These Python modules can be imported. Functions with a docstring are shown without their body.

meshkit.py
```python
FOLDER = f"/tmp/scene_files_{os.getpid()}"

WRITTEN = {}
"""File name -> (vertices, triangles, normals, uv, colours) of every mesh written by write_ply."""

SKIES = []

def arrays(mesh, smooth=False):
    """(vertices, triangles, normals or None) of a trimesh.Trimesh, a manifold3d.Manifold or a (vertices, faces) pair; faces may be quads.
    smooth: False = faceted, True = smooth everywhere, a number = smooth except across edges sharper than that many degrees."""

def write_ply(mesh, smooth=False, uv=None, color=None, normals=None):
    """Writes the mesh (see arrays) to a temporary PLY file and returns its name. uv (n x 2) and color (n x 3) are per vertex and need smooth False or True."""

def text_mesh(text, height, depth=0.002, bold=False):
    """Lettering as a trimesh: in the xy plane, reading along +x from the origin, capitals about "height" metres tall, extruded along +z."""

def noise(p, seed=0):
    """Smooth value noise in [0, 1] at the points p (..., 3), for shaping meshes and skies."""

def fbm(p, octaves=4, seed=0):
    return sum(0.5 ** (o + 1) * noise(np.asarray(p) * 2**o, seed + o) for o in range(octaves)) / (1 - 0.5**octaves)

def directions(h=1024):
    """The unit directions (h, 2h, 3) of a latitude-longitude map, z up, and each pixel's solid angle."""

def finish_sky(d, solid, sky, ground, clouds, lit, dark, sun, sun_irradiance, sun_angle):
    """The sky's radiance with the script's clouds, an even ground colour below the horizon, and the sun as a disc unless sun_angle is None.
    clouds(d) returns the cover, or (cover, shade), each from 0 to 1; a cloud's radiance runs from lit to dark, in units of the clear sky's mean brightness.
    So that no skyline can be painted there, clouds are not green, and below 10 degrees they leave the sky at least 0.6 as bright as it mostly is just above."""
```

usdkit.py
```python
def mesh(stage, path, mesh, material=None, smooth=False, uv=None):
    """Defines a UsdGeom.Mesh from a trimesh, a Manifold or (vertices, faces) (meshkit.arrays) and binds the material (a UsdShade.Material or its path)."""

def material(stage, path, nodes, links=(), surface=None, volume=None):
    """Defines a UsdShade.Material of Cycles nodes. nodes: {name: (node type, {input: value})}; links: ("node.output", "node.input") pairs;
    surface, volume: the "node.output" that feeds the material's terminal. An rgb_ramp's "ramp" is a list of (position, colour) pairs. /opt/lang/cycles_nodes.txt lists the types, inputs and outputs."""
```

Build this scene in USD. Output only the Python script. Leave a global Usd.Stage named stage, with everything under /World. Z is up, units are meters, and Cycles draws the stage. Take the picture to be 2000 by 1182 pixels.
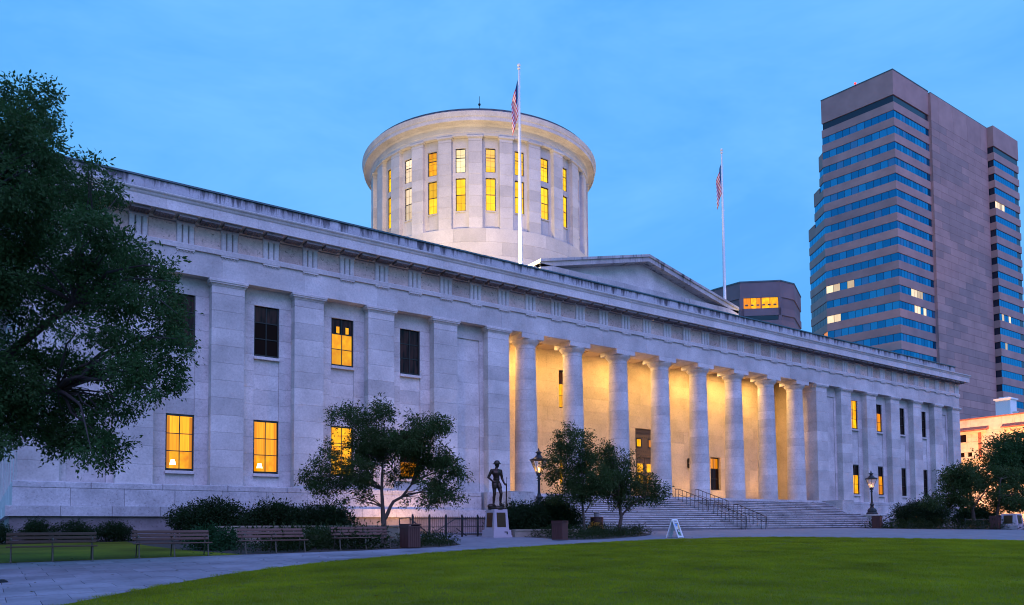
import math, random
import numpy as np, trimesh, manifold3d, shapely, shapely.geometry as sg, shapely.ops as so
import usdkit, meshkit
from pxr import Usd, UsdGeom, UsdLux, UsdShade, Gf, Sdf, Vt

random.seed(7); np.random.seed(7)
stage = Usd.Stage.CreateInMemory()
UsdGeom.SetStageUpAxis(stage, UsdGeom.Tokens.z); UsdGeom.SetStageMetersPerUnit(stage, 1.0)
UsdGeom.Xform.Define(stage, '/World'); UsdGeom.Scope.Define(stage, '/World/Looks')
PI = math.pi

# ---------------------------------------------------------------- camera, sky, glow, exposure
EXPOSURE = 3.0
YAW, PITCH, ROLL = (math.radians(a) for a in (34.8511502, 2.72200385, -0.45353421))
Fw = np.array([math.sin(YAW)*math.cos(PITCH), math.cos(YAW)*math.cos(PITCH), math.sin(PITCH)])
Rt = np.array([math.cos(YAW), -math.sin(YAW), 0.0]); Up = np.cross(Rt, Fw)
Rt, Up = Rt*math.cos(ROLL)+Up*math.sin(ROLL), -Rt*math.sin(ROLL)+Up*math.cos(ROLL)
EYE = np.array([-47.63778, -42.8665, 1.3])
cam = UsdGeom.Camera.Define(stage, '/World/camera')
cam.AddTransformOp().Set(Gf.Matrix4d(*[float(v) for v in np.block([[np.stack([Rt, Up, -Fw]), np.zeros((3, 1))], [EYE[None], np.ones((1, 1))]]).ravel()]))
cam.CreateHorizontalApertureAttr(36.0); cam.CreateVerticalApertureAttr(36.0*605/1024)
cam.CreateFocalLengthAttr(36.0*1487/2000)
cam.CreateHorizontalApertureOffsetAttr(0.0)
cam.CreateVerticalApertureOffsetAttr(36.0*(963.538-591.0)/2000)
cam.CreateClippingRangeAttr(Gf.Vec2f(0.1, 5000)); cam.CreateFStopAttr(0.0)
cam.CreateExposureAttr(EXPOSURE)

SUN_AZ, SUN_EL = math.atan2(-0.10, -1.0), math.radians(4.0)      # afterglow: behind the camera, low
skym = usdkit.material(stage, '/World/Looks/sky', {
    'sky': ('sky_texture', {'sky_type': 'single_scattering', 'sun_disc': False, 'sun_elevation': SUN_EL, 'sun_rotation': SUN_AZ, 'altitude': 200.0, 'ozone_density': 3.0}),
    'tc': ('texture_coordinate', {}),
    'map': ('mapping', {'scale': (1.0, 1.0, 2.6)}),
    'n': ('noise_texture', {'scale': 2.6, 'detail': 6.0, 'roughness': 0.6, 'distortion': 0.4}),
    'r': ('rgb_ramp', {'ramp': [(0.0, (0.24, 1.04, 2.62)), (0.40, (0.31, 1.19, 2.72)), (0.60, (0.45, 1.39, 2.80)), (1.0, (0.62, 1.55, 2.86))]}),
    'mix': ('mix_color', {'fac': 0.92, 'use_clamp': False}),
    'bg': ('background_shader', {'strength': 0.05})},
    [('tc.generated', 'map.vector'), ('map.vector', 'n.vector'), ('n.fac', 'r.fac'), ('sky.color', 'mix.a'), ('r.color', 'mix.b'), ('mix.result', 'bg.color')],
    surface='bg.background')
dome = UsdLux.DomeLight.Define(stage, '/World/sky')
UsdShade.MaterialBindingAPI.Apply(dome.GetPrim()).Bind(skym)
for k, v in (('kind', 'structure'), ('label', 'blue dusk sky with faint thin cloud')): dome.GetPrim().SetCustomDataByKey(k, v)

def light_xf(l, pos, toward):
    z = -np.asarray(toward, float); z /= np.linalg.norm(z)
    x = np.cross([0, 0, 1.0], z) if abs(z[2]) < .999 else np.array([1.0, 0, 0]); x /= np.linalg.norm(x); y = np.cross(z, x)
    l.AddTransformOp().Set(Gf.Matrix4d(*[float(v) for v in np.block([[np.stack([x, y, z]), np.zeros((3, 1))], [np.asarray(pos, float)[None], np.ones((1, 1))]]).ravel()]))
glow = UsdLux.DistantLight.Define(stage, '/World/afterglow')
glow.CreateNormalizeAttr(True); glow.CreateIntensityAttr(0.076); glow.CreateAngleAttr(50.0); glow.CreateColorAttr(Gf.Vec3f(0.42, 0.33, 1.0))
light_xf(glow, (0, 0, 60), (0.16, 0.62, -0.77))

# ---------------------------------------------------------------- helpers
used, origin = {}, {}
def numbered(parent, name):
    d = used.setdefault(parent, {})
    n = d.get(name, 0); d[name] = n+1
    return name if n == 0 else f'{name}_{n:03d}'
def setd(p, **kw):
    for k, v in kw.items():
        if v: p.SetCustomDataByKey(k, v)
    return p
def thing(name, label, cat, loc=(0, 0, 0), group=None, rz=0.0):
    path = '/World/'+numbered('/World', name)
    x = UsdGeom.Xform.Define(stage, path); x.AddTranslateOp().Set(Gf.Vec3d(*map(float, loc)))
    if rz: x.AddRotateZOp().Set(rz)
    origin[path] = np.array(loc, float)
    return setd(x.GetPrim(), label=label, category=cat, group=group)
def obj(name, mesh, mat, parent=None, smooth=False, local=False, label=None, kind=None, cat=None, group=None):
    pp = str(parent.GetPath()) if parent else '/World'
    path = pp+'/'+numbered(pp, name)
    if isinstance(mesh, MB): mesh = mesh.out()
    v, f = (np.asarray(mesh.vertices), mesh.faces) if isinstance(mesh, trimesh.Trimesh) else mesh
    top = '/'.join(path.split('/')[:3])
    if not local and top in origin: v = v-origin[top]
    m = usdkit.mesh(stage, path, (v, f), MAT[mat], smooth=smooth)
    return setd(m.GetPrim(), label=label, kind=kind, category=cat, group=group)
def part(name, parent, label=None):
    pp = str(parent.GetPath()); path = pp+'/'+numbered(pp, name)
    return setd(UsdGeom.Xform.Define(stage, path).GetPrim(), label=label)
def copy_of(root, loc, rz=0.0, label=None, group=None, scale=None):
    was = root.GetCustomData(); base = root.GetName().rstrip('0123456789').rstrip('_')
    path = '/World/'+numbered('/World', base)
    x = UsdGeom.Xform.Define(stage, path); p = x.GetPrim()
    p.GetReferences().AddInternalReference(root.GetPath()); p.SetInstanceable(True)
    x.ClearXformOpOrder()
    x.AddTranslateOp().Set(Gf.Vec3d(*map(float, loc)))
    x.AddRotateZOp().Set(float(rz))
    if scale: x.AddScaleOp().Set(Gf.Vec3f(*map(float, scale)))
    return setd(p, label=label or was.get('label'), category=was.get('category'), group=group or was.get('group'))

class MB:
    def __init__(s): s.v, s.f, s.n = [], [], 0
    def add(s, v, f):
        v = np.asarray(v, float); f = np.asarray(f, int)
        if f.shape[1] == 4: f = np.vstack([f[:, [0, 1, 2]], f[:, [0, 2, 3]]])
        s.v.append(v); s.f.append(f+s.n); s.n += len(v); return s
    def mesh(s, m): return s.add(m.vertices, m.faces)
    def out(s): return np.vstack(s.v), np.vstack(s.f)
    def box(s, *b, c=0): return s.add(*bx(*b, c=c))
    def tube(s, *a, **k): return s.add(*tube(*a, **k))
def bx(x0, x1, y0, y1, z0, z1, c=0):
    if not c:
        v = np.array([[x, y, z] for x in (x0, x1) for y in (y0, y1) for z in (z0, z1)], float)
        return v, np.array([[0, 1, 3, 2], [4, 6, 7, 5], [0, 4, 5, 1], [2, 3, 7, 6], [0, 2, 6, 4], [1, 5, 7, 3]])
    lo, hi = np.array([x0, y0, z0], float), np.array([x1, y1, z1], float)
    return np.where(CT_S > 0, hi, lo)-CT_S*CT_I*c, CT_F
_s, _i = [], []
for a in (-1, 1):
    for b in (-1, 1):
        for d in (-1, 1):
            for k in range(3):
                _s.append((a, b, d)); _i.append([0 if k == q else 1 for q in range(3)])
CT_S, CT_I = np.array(_s, float), np.array(_i, float)
_h = trimesh.convex.convex_hull(CT_S*(1-.2*CT_I))
_map = [int(np.argmin(((CT_S*(1-.2*CT_I)-p)**2).sum(1))) for p in _h.vertices]
CT_F = np.array(_map)[_h.faces]
def tube(pts, r, sides=6, cap=True):
    p = np.asarray(pts, float); r = np.broadcast_to(r, (len(p),))
    t = np.gradient(p, axis=0); t /= np.linalg.norm(t, axis=1, keepdims=True)+1e-12
    ref = np.array([0, 0, 1.0]) if abs(t[:, 2]).mean() < .8 else np.array([1.0, 0, 0])
    a = np.cross(t, ref); a /= np.linalg.norm(a, axis=1, keepdims=True)+1e-12; b = np.cross(t, a)
    g = np.arange(sides)*2*PI/sides
    v = (p[:, None]+r[:, None, None]*(np.cos(g)[None, :, None]*a[:, None]+np.sin(g)[None, :, None]*b[:, None])).reshape(-1, 3)
    f = []
    for i in range(len(p)-1):
        for j in range(sides):
            k = (j+1) % sides
            f += [[i*sides+j, (i+1)*sides+j, i*sides+k], [i*sides+k, (i+1)*sides+j, (i+1)*sides+k]]
    if cap:
        n = len(v); v = np.vstack([v, p[0], p[-1]]); e = (len(p)-1)*sides
        for j in range(sides):
            k = (j+1) % sides; f += [[n, j, k], [n+1, e+k, e+j]]
    return v, np.array(f)
def lathe(prof, seg=32, cx=0, cy=0, a0=0, a1=2*PI, closed=True):
    """prof: (r, z) from bottom outside to top"""
    prof = np.asarray(prof, float); n = len(prof)
    g = np.linspace(a0, a1, seg, endpoint=False) if closed else np.linspace(a0, a1, seg+1)
    v = np.array([[cx+r*math.cos(t), cy+r*math.sin(t), z] for t in g for r, z in prof]); f = []
    m = len(g)
    for i in range(m if closed else m-1):
        j = (i+1) % m
        for k in range(n-1):
            f += [[i*n+k, j*n+k, j*n+k+1], [i*n+k, j*n+k+1, i*n+k+1]]
    return v, np.array(f)
def prism(poly, z0, z1):
    m = trimesh.creation.extrude_polygon(sg.Polygon(poly) if not isinstance(poly, sg.Polygon) else poly, z1-z0, engine='earcut'); m.apply_translation([0, 0, z0]); return np.array(m.vertices), np.array(m.faces)
def profx(prof, x0, x1):
    """closed outline (y, z) swept along x"""
    v, f = prism(prof, 0, x1-x0)
    return np.stack([x0+v[:, 2], v[:, 0], v[:, 1]], 1), f
def rotz(v, a, c=(0, 0, 0)):
    c = np.asarray(c, float); s, k = math.sin(a), math.cos(a); d = np.asarray(v)-c
    return np.stack([d[:, 0]*k-d[:, 1]*s, d[:, 0]*s+d[:, 1]*k, d[:, 2]], 1)+c
def gz(x, y):
    p = .46+.011*(np.asarray(x, float)+46)+.025*(np.asarray(y, float)+16.9); k = .15
    h = np.clip(.5+.5*(1.2-p)/k, 0, 1)
    return np.maximum(1.2*(1-h)+p*h-k*h*(1-h), -.45)

# ---------------------------------------------------------------- materials
MAT = {}
def mk(name, nodes, links, surface='p.BSDF', volume=None):
    MAT[name] = usdkit.material(stage, '/World/Looks/'+name, nodes, links, surface, volume)
def plain(name, col, rough=.6, metal=0., spec=.5, var=.0, bump=0., scale=12., emit=None, es=0.):
    n = {'geo': ('geometry', {}), 'n': ('noise_texture', {'scale': scale, 'detail': 4.0, 'roughness': .6}),
         'oi': ('object_info', {}), 'a': ('math', {'math_type': 'multiply_add', 'value2': .7, 'value3': .65}),
         'm': ('mix_color', {'blend_type': 'multiply', 'fac': 1.0, 'a': col}),
         'p': ('principled_bsdf', {'roughness': rough, 'metallic': metal, 'specular_ior_level': spec})}
    l = [('geo.position', 'n.vector'), ('n.fac', 'a.value1'), ('a.value', 'm.b'), ('m.result', 'p.base_color')]
    if bump:
        n['b'] = ('bump', {'strength': bump, 'distance': .02}); l += [('n.fac', 'b.height'), ('b.normal', 'p.normal')]
    if emit is not None: n['p'][1].update(emission_color=emit, emission_strength=es)
    mk(name, n, l)
def stone(name, col, blotch=(.82, 1.12), pit=.35, streak=False, var=.16, zcut=None, pscale=9.0, warm=0.0, fine=.5):
    """pitted limestone: tone by block, clouds, fine grain, dark pits; streak: black rain streaks under a coping"""
    n = {'geo': ('geometry', {}), 'oi': ('object_info', {}),
         'c': ('noise_texture', {'scale': .55, 'detail': 4.0, 'roughness': .6}),
         'g': ('noise_texture', {'scale': 8.0, 'detail': 6.0, 'roughness': .8}),
         'v': ('noise_texture', {'scale': pscale, 'detail': 5.0, 'roughness': .8}),
         'vr': ('rgb_ramp', {'ramp': [(0.0, (1, 1, 1)), (.36, (1, 1, 1)), (.43, (0, 0, 0)), (1, (0, 0, 0))]}),
         'c2': ('map_range', {'from_min': .3, 'from_max': .7, 'to_min': blotch[0], 'to_max': blotch[1]}),
         'g2': ('map_range', {'from_min': .25, 'from_max': .75, 'to_min': 1-fine*.3, 'to_max': 1+fine*.3}),
         'o2': ('map_range', {'from_min': 0., 'from_max': 1., 'to_min': 1-var*.5, 'to_max': 1+var*.5}),
         'x1': ('math', {'math_type': 'multiply'}), 'x2': ('math', {'math_type': 'multiply'}),
         'pf': ('math', {'math_type': 'multiply', 'value2': pit}), 'pi': ('math', {'math_type': 'subtract', 'value1': 1.0}),
         'x3': ('math', {'math_type': 'multiply'}),
         'm': ('mix_color', {'blend_type': 'multiply', 'fac': 1.0, 'a': col}),
         'b': ('bump', {'strength': .35, 'distance': .02}),
         'p': ('principled_bsdf', {'roughness': .82, 'specular_ior_level': .25})}
    l = [('geo.position', 'c.vector'), ('geo.position', 'g.vector'), ('geo.position', 'v.vector'), ('v.fac', 'vr.fac'),
         ('c.fac', 'c2.value'), ('g.fac', 'g2.value'), ('oi.random', 'o2.value'), ('c2.result', 'x1.value1'), ('g2.result', 'x1.value2'),
         ('x1.value', 'x2.value1'), ('o2.result', 'x2.value2'), ('vr.color', 'pf.value1'), ('pf.value', 'pi.value2'), ('x2.value', 'x3.value1'), ('pi.value', 'x3.value2'),
         ('x3.value', 'm.b'), ('g.fac', 'b.height'), ('b.normal', 'p.normal')]
    if not streak: l.append(('m.result', 'p.base_color'))
    else:
        z0, z1 = zcut
        n.update({'mp': ('mapping', {'scale': (1.15, 1.15, .10)}), 's': ('noise_texture', {'scale': 1.6, 'detail': 6.0, 'roughness': .75}),
                  'sz': ('separate_xyz', {}), 'zr': ('map_range', {'from_min': z0, 'from_max': z1, 'to_min': -.13, 'to_max': .15}),
                  'ad': ('math', {'math_type': 'add'}), 'sr': ('rgb_ramp', {'ramp': [(0, (0, 0, 0)), (.53, (0, 0, 0)), (.66, (.9, .9, .9)), (1, (1, 1, 1))]}),
                  'dk': ('mix_color', {'b': (.045, .045, .05)})})
        l += [('geo.position', 'mp.vector'), ('mp.vector', 's.vector'), ('geo.position', 'sz.vector'), ('sz.z', 'zr.value'), ('s.fac', 'ad.value1'), ('zr.result', 'ad.value2'),
              ('ad.value', 'sr.fac'), ('sr.color', 'dk.fac'), ('m.result', 'dk.a'), ('dk.result', 'p.base_color')]
    mk(name, n, l)
def glass(name, tint=(.02, .05, .08), refl=.12, rough=.03, tone=(.9, .95, 1)):
    """dark room behind a pane: the pane mirrors by angle"""
    mk(name, {'d': ('diffuse_bsdf', {'color': tint}), 'g': ('glossy_bsdf', {'color': tone, 'roughness': rough}), 'f': ('fresnel', {'IOR': 1.5}),
              'a': ('math', {'math_type': 'add', 'value2': refl}), 'm': ('mix_closure', {})},
       [('f.fac', 'a.value1'), ('a.value', 'm.fac'), ('d.BSDF', 'm.closure1'), ('g.BSDF', 'm.closure2')], surface='m.closure')
def lit(name, c0, c1, s, scale=(9, 9, .5), rnd=.3):
    """lamp-lit curtain or room behind a pane"""
    mk(name, {'geo': ('geometry', {}), 'mp': ('mapping', {'scale': scale}), 'n': ('noise_texture', {'scale': 1.0, 'detail': 3.0, 'roughness': .6}),
              'oi': ('object_info', {}), 'o2': ('map_range', {'to_min': 1-rnd, 'to_max': 1+rnd}), 'st': ('math', {'math_type': 'multiply', 'value2': s}),
              'r': ('rgb_ramp', {'ramp': [(.25, c0), (.7, c1)]}), 'e': ('emission', {'strength': s}), 'g': ('glossy_bsdf', {'roughness': .03}), 'f': ('fresnel', {'IOR': 1.45}),
              'm': ('mix_closure', {})},
       [('geo.position', 'mp.vector'), ('mp.vector', 'n.vector'), ('n.fac', 'r.fac'), ('r.color', 'e.color'), ('oi.random', 'o2.value'), ('o2.result', 'st.value1'), ('st.value', 'e.strength'),
        ('f.fac', 'm.fac'), ('e.emission', 'm.closure1'), ('g.BSDF', 'm.closure2')], surface='m.closure')
def leaf(name, c0, c1, trans=.35):
    mk(name, {'oi': ('geometry', {}), 'r': ('rgb_ramp', {'ramp': [(0, c0), (1, c1)]}), 'p': ('principled_bsdf', {'roughness': .55, 'specular_ior_level': .15}),
              't': ('translucent_bsdf', {}), 'm': ('mix_closure', {'fac': trans})},
       [('oi.random_per_island', 'r.fac'), ('r.color', 'p.base_color'), ('r.color', 't.color'), ('p.BSDF', 'm.closure1'), ('t.BSDF', 'm.closure2')], surface='m.closure')

LS = (.54, .50, .465)
stone('limestone', LS, var=.27, fine=.75, blotch=(.76, 1.16), pit=.28)
stone('limestone_light', (.58, .535, .50), pit=.2, var=.14, fine=.8)
stone('limestone_pitted', (.60, .45, .38), blotch=(.75, 1.15), pit=.62, pscale=6.0, var=.30, fine=1.0)  # warm uplight on the metopes is put into this stone colour
stone('limestone_base', (.50, .48, .47), pit=.5, pscale=7.0, blotch=(.7, 1.1), fine=1.0)
stone('limestone_dark', (.25, .215, .21), pit=.5, blotch=(.5, 1.1))  # darker limestone tone; on lower wall and risers it stands for shade
stone('limestone_step', (.46, .43, .42), pit=.75, pscale=3.2, blotch=(.6, 1.15), fine=1.2, var=.2)
stone('limestone_parapet', (.47, .45, .45), streak=True, zcut=(18.95, 20.05), pit=.4)
stone('limestone_gable', (.47, .44, .42), streak=True, zcut=(20.5, 27.5), pit=.4, blotch=(.7, 1.1))
stone('limestone_drum', (.54, .50, .46), pit=.12, var=.22, blotch=(.88, 1.08))
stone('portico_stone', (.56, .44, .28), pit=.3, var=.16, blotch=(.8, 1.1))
plain('joint_mortar', (.26, .24, .23), .9)
plain('copper_flashing', (.05, .10, .11), .5)
plain('roof_lead', (.10, .11, .12), .7)
plain('window_frame', (.012, .009, .007), .35)
plain('bronze_door', (.10, .06, .028), .45, var=.3)
plain('dark_iron', (.012, .012, .013), .42, bump=.1)
plain('rail_bronze', (.035, .022, .016), .4)
plain('statue_bronze', (.05, .030, .022), .42, metal=.7, scale=4., bump=.2)
plain('plaque_bronze', (.07, .034, .014), .45, metal=.6, scale=14., bump=.6)
plain('white_paint', (.78, .77, .75), .35)
plain('white_panel', (.72, .72, .70), .5)
plain('bench_wood', (.125, .058, .040), .7, scale=30., bump=.3)
plain('bench_iron', (.10, .075, .055), .5, metal=.3)
plain('trash_maroon', (.072, .021, .017), .5)
plain('bark', (.085, .06, .045), .9, scale=18., bump=.8)
plain('bark_dark', (.04, .032, .028), .9, scale=18., bump=.8)
plain('soil', (.035, .024, .018), 1., scale=9., bump=1.)
plain('granite', (.42, .34, .36), .7, scale=60.)
plain('planter_stone', (.27, .21, .16), .85, scale=3., bump=.3)
plain('flag_red', (.55, .02, .03), .8); plain('flag_white', (.75, .72, .72), .8); plain('flag_blue', (.02, .03, .13), .8)
plain('tower_precast', (.36, .22, .185), .8, scale=.22)
plain('tower_precast_b', (.39, .24, .20), .8, scale=.22)
plain('tower_precast_c', (.29, .195, .17), .8, scale=.22)
plain('tower_dark', (.01, .016, .03), .25)
plain('mauve_cladding', (.16, .12, .125), .75, scale=.3)
plain('mauve_cladding_b', (.13, .10, .105), .75, scale=.3)
plain('cream_brick', (.62, .50, .36), .85, scale=1.2)
plain('terracotta', (.38, .12, .07), .8, scale=3.)
plain('poster_blue', (.03, .25, .65), .5); plain('poster_gold', (.62, .42, .16), .5); plain('poster_black', (.012, .012, .015), .5)
plain('poster_green', (.05, .22, .09), .5); plain('poster_cream', (.62, .58, .56), .5)
plain('flower_gold', (.62, .33, .02), .6)
plain('red_beacon', (.5, .02, .02), .4, emit=(1, .04, .03), es=.30)
plain('lamp_shade', (.9, .8, .6), .6, emit=(1, .82, .35), es=.42)
plain('flame', (1, .6, .2), .5, emit=(1, .62, .12), es=.8)
plain('flood_lens', (1, .9, .7), .3, emit=(1, .86, .6), es=1.2)
glass('pane_dark', (.012, .005, .003), -.036)
mk('pane_room', {'geo': ('geometry', {}), 'mp': ('mapping', {'scale': (7, 7, .8)}), 'n': ('noise_texture', {'scale': 1.0, 'detail': 3.0}), 'r': ('rgb_ramp', {'ramp': [(.35, (.004, .002, .002)), (.62, (.050, .020, .014))]}),
                 'd': ('diffuse_bsdf', {}), 'g': ('glossy_bsdf', {'roughness': .03}), 'f': ('fresnel', {'IOR': 1.3}), 'm': ('mix_closure', {})},
   [('geo.position', 'mp.vector'), ('mp.vector', 'n.vector'), ('n.fac', 'r.fac'), ('r.color', 'd.color'), ('f.fac', 'm.fac'), ('d.BSDF', 'm.closure1'), ('g.BSDF', 'm.closure2')], surface='m.closure')
glass('pane_tower', (.004, .035, .085), .30, tone=(.05, .46, .74))
glass('pane_tower_b', (.006, .055, .12), .36, tone=(.08, .54, .82))
glass('pane_tower_dark', (.008, .010, .016), .02)
glass('pane_tower_blind', (.05, .13, .21), .20, tone=(.13, .48, .74))
lit('lit_curtain', (.55, .13, .0), (1.0, .36, .004), .12, scale=(22, 22, .3))
lit('pane_lit', (.75, .20, .0), (1.0, .50, .002), .17, scale=(2.2, 2.2, 1.6))
lit('pane_lit_bright', (.95, .42, .006), (1.0, .62, .02), .17, scale=(1.5, 1.5, 1.2))
lit('pane_lit_curtain', (.80, .24, .002), (1.0, .46, .012), .16, scale=(14, 14, .4))
lit('pane_lit_orange', (.9, .22, .0), (1.0, .34, .004), .12)
lit('pane_lit_pale', (1.0, .70, .30), (1.0, .84, .52), .17, scale=(1.2, 1.2, 1.2))
lit('pane_lit_cream', (.95, .62, .36), (1.0, .82, .58), .15, scale=(3, 3, .6), rnd=.5)
leaf('leaf_big_tree', (.036, .085, .024), (.105, .175, .052))
leaf('leaf_small_tree', (.045, .075, .020), (.130, .170, .045))
leaf('leaf_shrub', (.016, .034, .010), (.050, .082, .026))
leaf('leaf_fern', (.020, .060, .020), (.050, .115, .038))
leaf('leaf_cover', (.025, .040, .010), (.065, .085, .022))
leaf('leaf_dry', (.10, .07, .02), (.22, .15, .05))
mk('grass_blade', {'g': ('geometry', {}), 'r': ('rgb_ramp', {'ramp': [(0, (.23, .26, .006)), (.8, (.76, .70, .03)), (1, (.80, .68, .14))]}), 'n': ('noise_texture', {'scale': .55, 'detail': 5.0, 'roughness': .65}),
                   'v': ('map_range', {'from_min': .3, 'from_max': .7, 'to_min': .66, 'to_max': 1.40}), 'm0': ('mix_color', {'blend_type': 'multiply', 'fac': 1.0}), 'p': ('principled_bsdf', {'roughness': .6, 'specular_ior_level': .2}), 't': ('translucent_bsdf', {}), 'm': ('mix_closure', {'fac': .5})},
   [('g.position', 'n.vector'), ('n.fac', 'v.value'), ('g.random_per_island', 'r.fac'), ('r.color', 'm0.a'), ('v.result', 'm0.b'), ('m0.result', 'p.base_color'), ('m0.result', 't.color'), ('p.BSDF', 'm.closure1'), ('t.BSDF', 'm.closure2')], surface='m.closure')
mk('lantern_glass', {'t': ('transparent_bsdf', {'color': (1, .97, .93)}), 'g': ('glossy_bsdf', {'roughness': .05}), 'd': ('translucent_bsdf', {'color': (.9, .8, .7)}), 'f': ('fresnel', {'IOR': 1.45}),
                      'm': ('mix_closure', {}), 'm2': ('mix_closure', {'fac': .10})},
   [('f.fac', 'm.fac'), ('t.BSDF', 'm.closure1'), ('g.BSDF', 'm.closure2'), ('m.closure', 'm2.closure1'), ('d.BSDF', 'm2.closure2')], surface='m2.closure')
mk('lawn_turf', {'geo': ('geometry', {}), 'n': ('noise_texture', {'scale': 16.0, 'detail': 5.0, 'roughness': .7}), 'n2': ('noise_texture', {'scale': .35, 'detail': 3.0}),
                 'r': ('rgb_ramp', {'ramp': [(.25, (.050, .064, .004)), (.5, (.098, .115, .007)), (.75, (.150, .165, .010))]}), 'r2': ('map_range', {'from_min': .3, 'from_max': .7, 'to_min': .55, 'to_max': 1.4}),
                 'm': ('mix_color', {'blend_type': 'multiply', 'fac': 1.0}), 'b': ('bump', {'strength': .8, 'distance': .04}), 'p': ('principled_bsdf', {'roughness': .9, 'specular_ior_level': .1})},
   [('geo.position', 'n.vector'), ('geo.position', 'n2.vector'), ('n.fac', 'r.fac'), ('n2.fac', 'r2.value'), ('r.color', 'm.a'), ('r2.result', 'm.b'), ('m.result', 'p.base_color'), ('n.fac', 'b.height'), ('b.normal', 'p.normal')])
mk('pavement', {'geo': ('geometry', {}), 'oi': ('object_info', {}), 'br': ('brick_texture', {'color1': (1, 1, 1), 'color2': (.86, .86, .86), 'mortar': (.5, .5, .5), 'scale': 1.0, 'mortar_size': .012, 'brick_width': .93, 'row_height': .93, 'offset': .5}),
                'n': ('noise_texture', {'scale': 3.0, 'detail': 5.0, 'roughness': .7}), 'a': ('map_range', {'from_min': .25, 'from_max': .75, 'to_min': .75, 'to_max': 1.2}),
                'm': ('mix_color', {'blend_type': 'multiply', 'fac': 1.0, 'a': (.20, .195, .22)}), 'm2': ('mix_color', {'blend_type': 'multiply', 'fac': 1.0}),
                'p': ('principled_bsdf', {'roughness': .75, 'specular_ior_level': .2})},
   [('geo.position', 'br.vector'), ('geo.position', 'n.vector'), ('n.fac', 'a.value'), ('a.result', 'm.b'), ('m.result', 'm2.a'), ('br.color', 'm2.b'), ('m2.result', 'p.base_color')])
stone('slab_stone', (.20, .195, .22), pit=.3, var=.30, blotch=(.66, 1.22))

# ================================================================ the statehouse (facade along x, front plane y = 0)
L, PW, BAY, NB = 46.35, 1.7524, 4.5864, 4.1618
ZB, ZPL, ZA, ZT = 3.797, 2.614, 15.124, 16.458
house = thing('statehouse', 'long pale limestone government building with a columned portico and round drum', 'building', (0, 0, 1.0))
px_left = [-L+PW/2, -L+PW/2+NB] + [-L+PW/2+NB+BAY*k for k in range(1, 5)] + [-L+PW/2+2*NB+4*BAY]
PIL = px_left+[-x for x in reversed(px_left)]
P1 = abs(px_left[-1])                      # pilaster centre next to the portico, 18.8
COLX = [-15.85, -11.5, -6.9, -2.3, 2.3, 6.9, 11.5, 15.85]
J = .007

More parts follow.
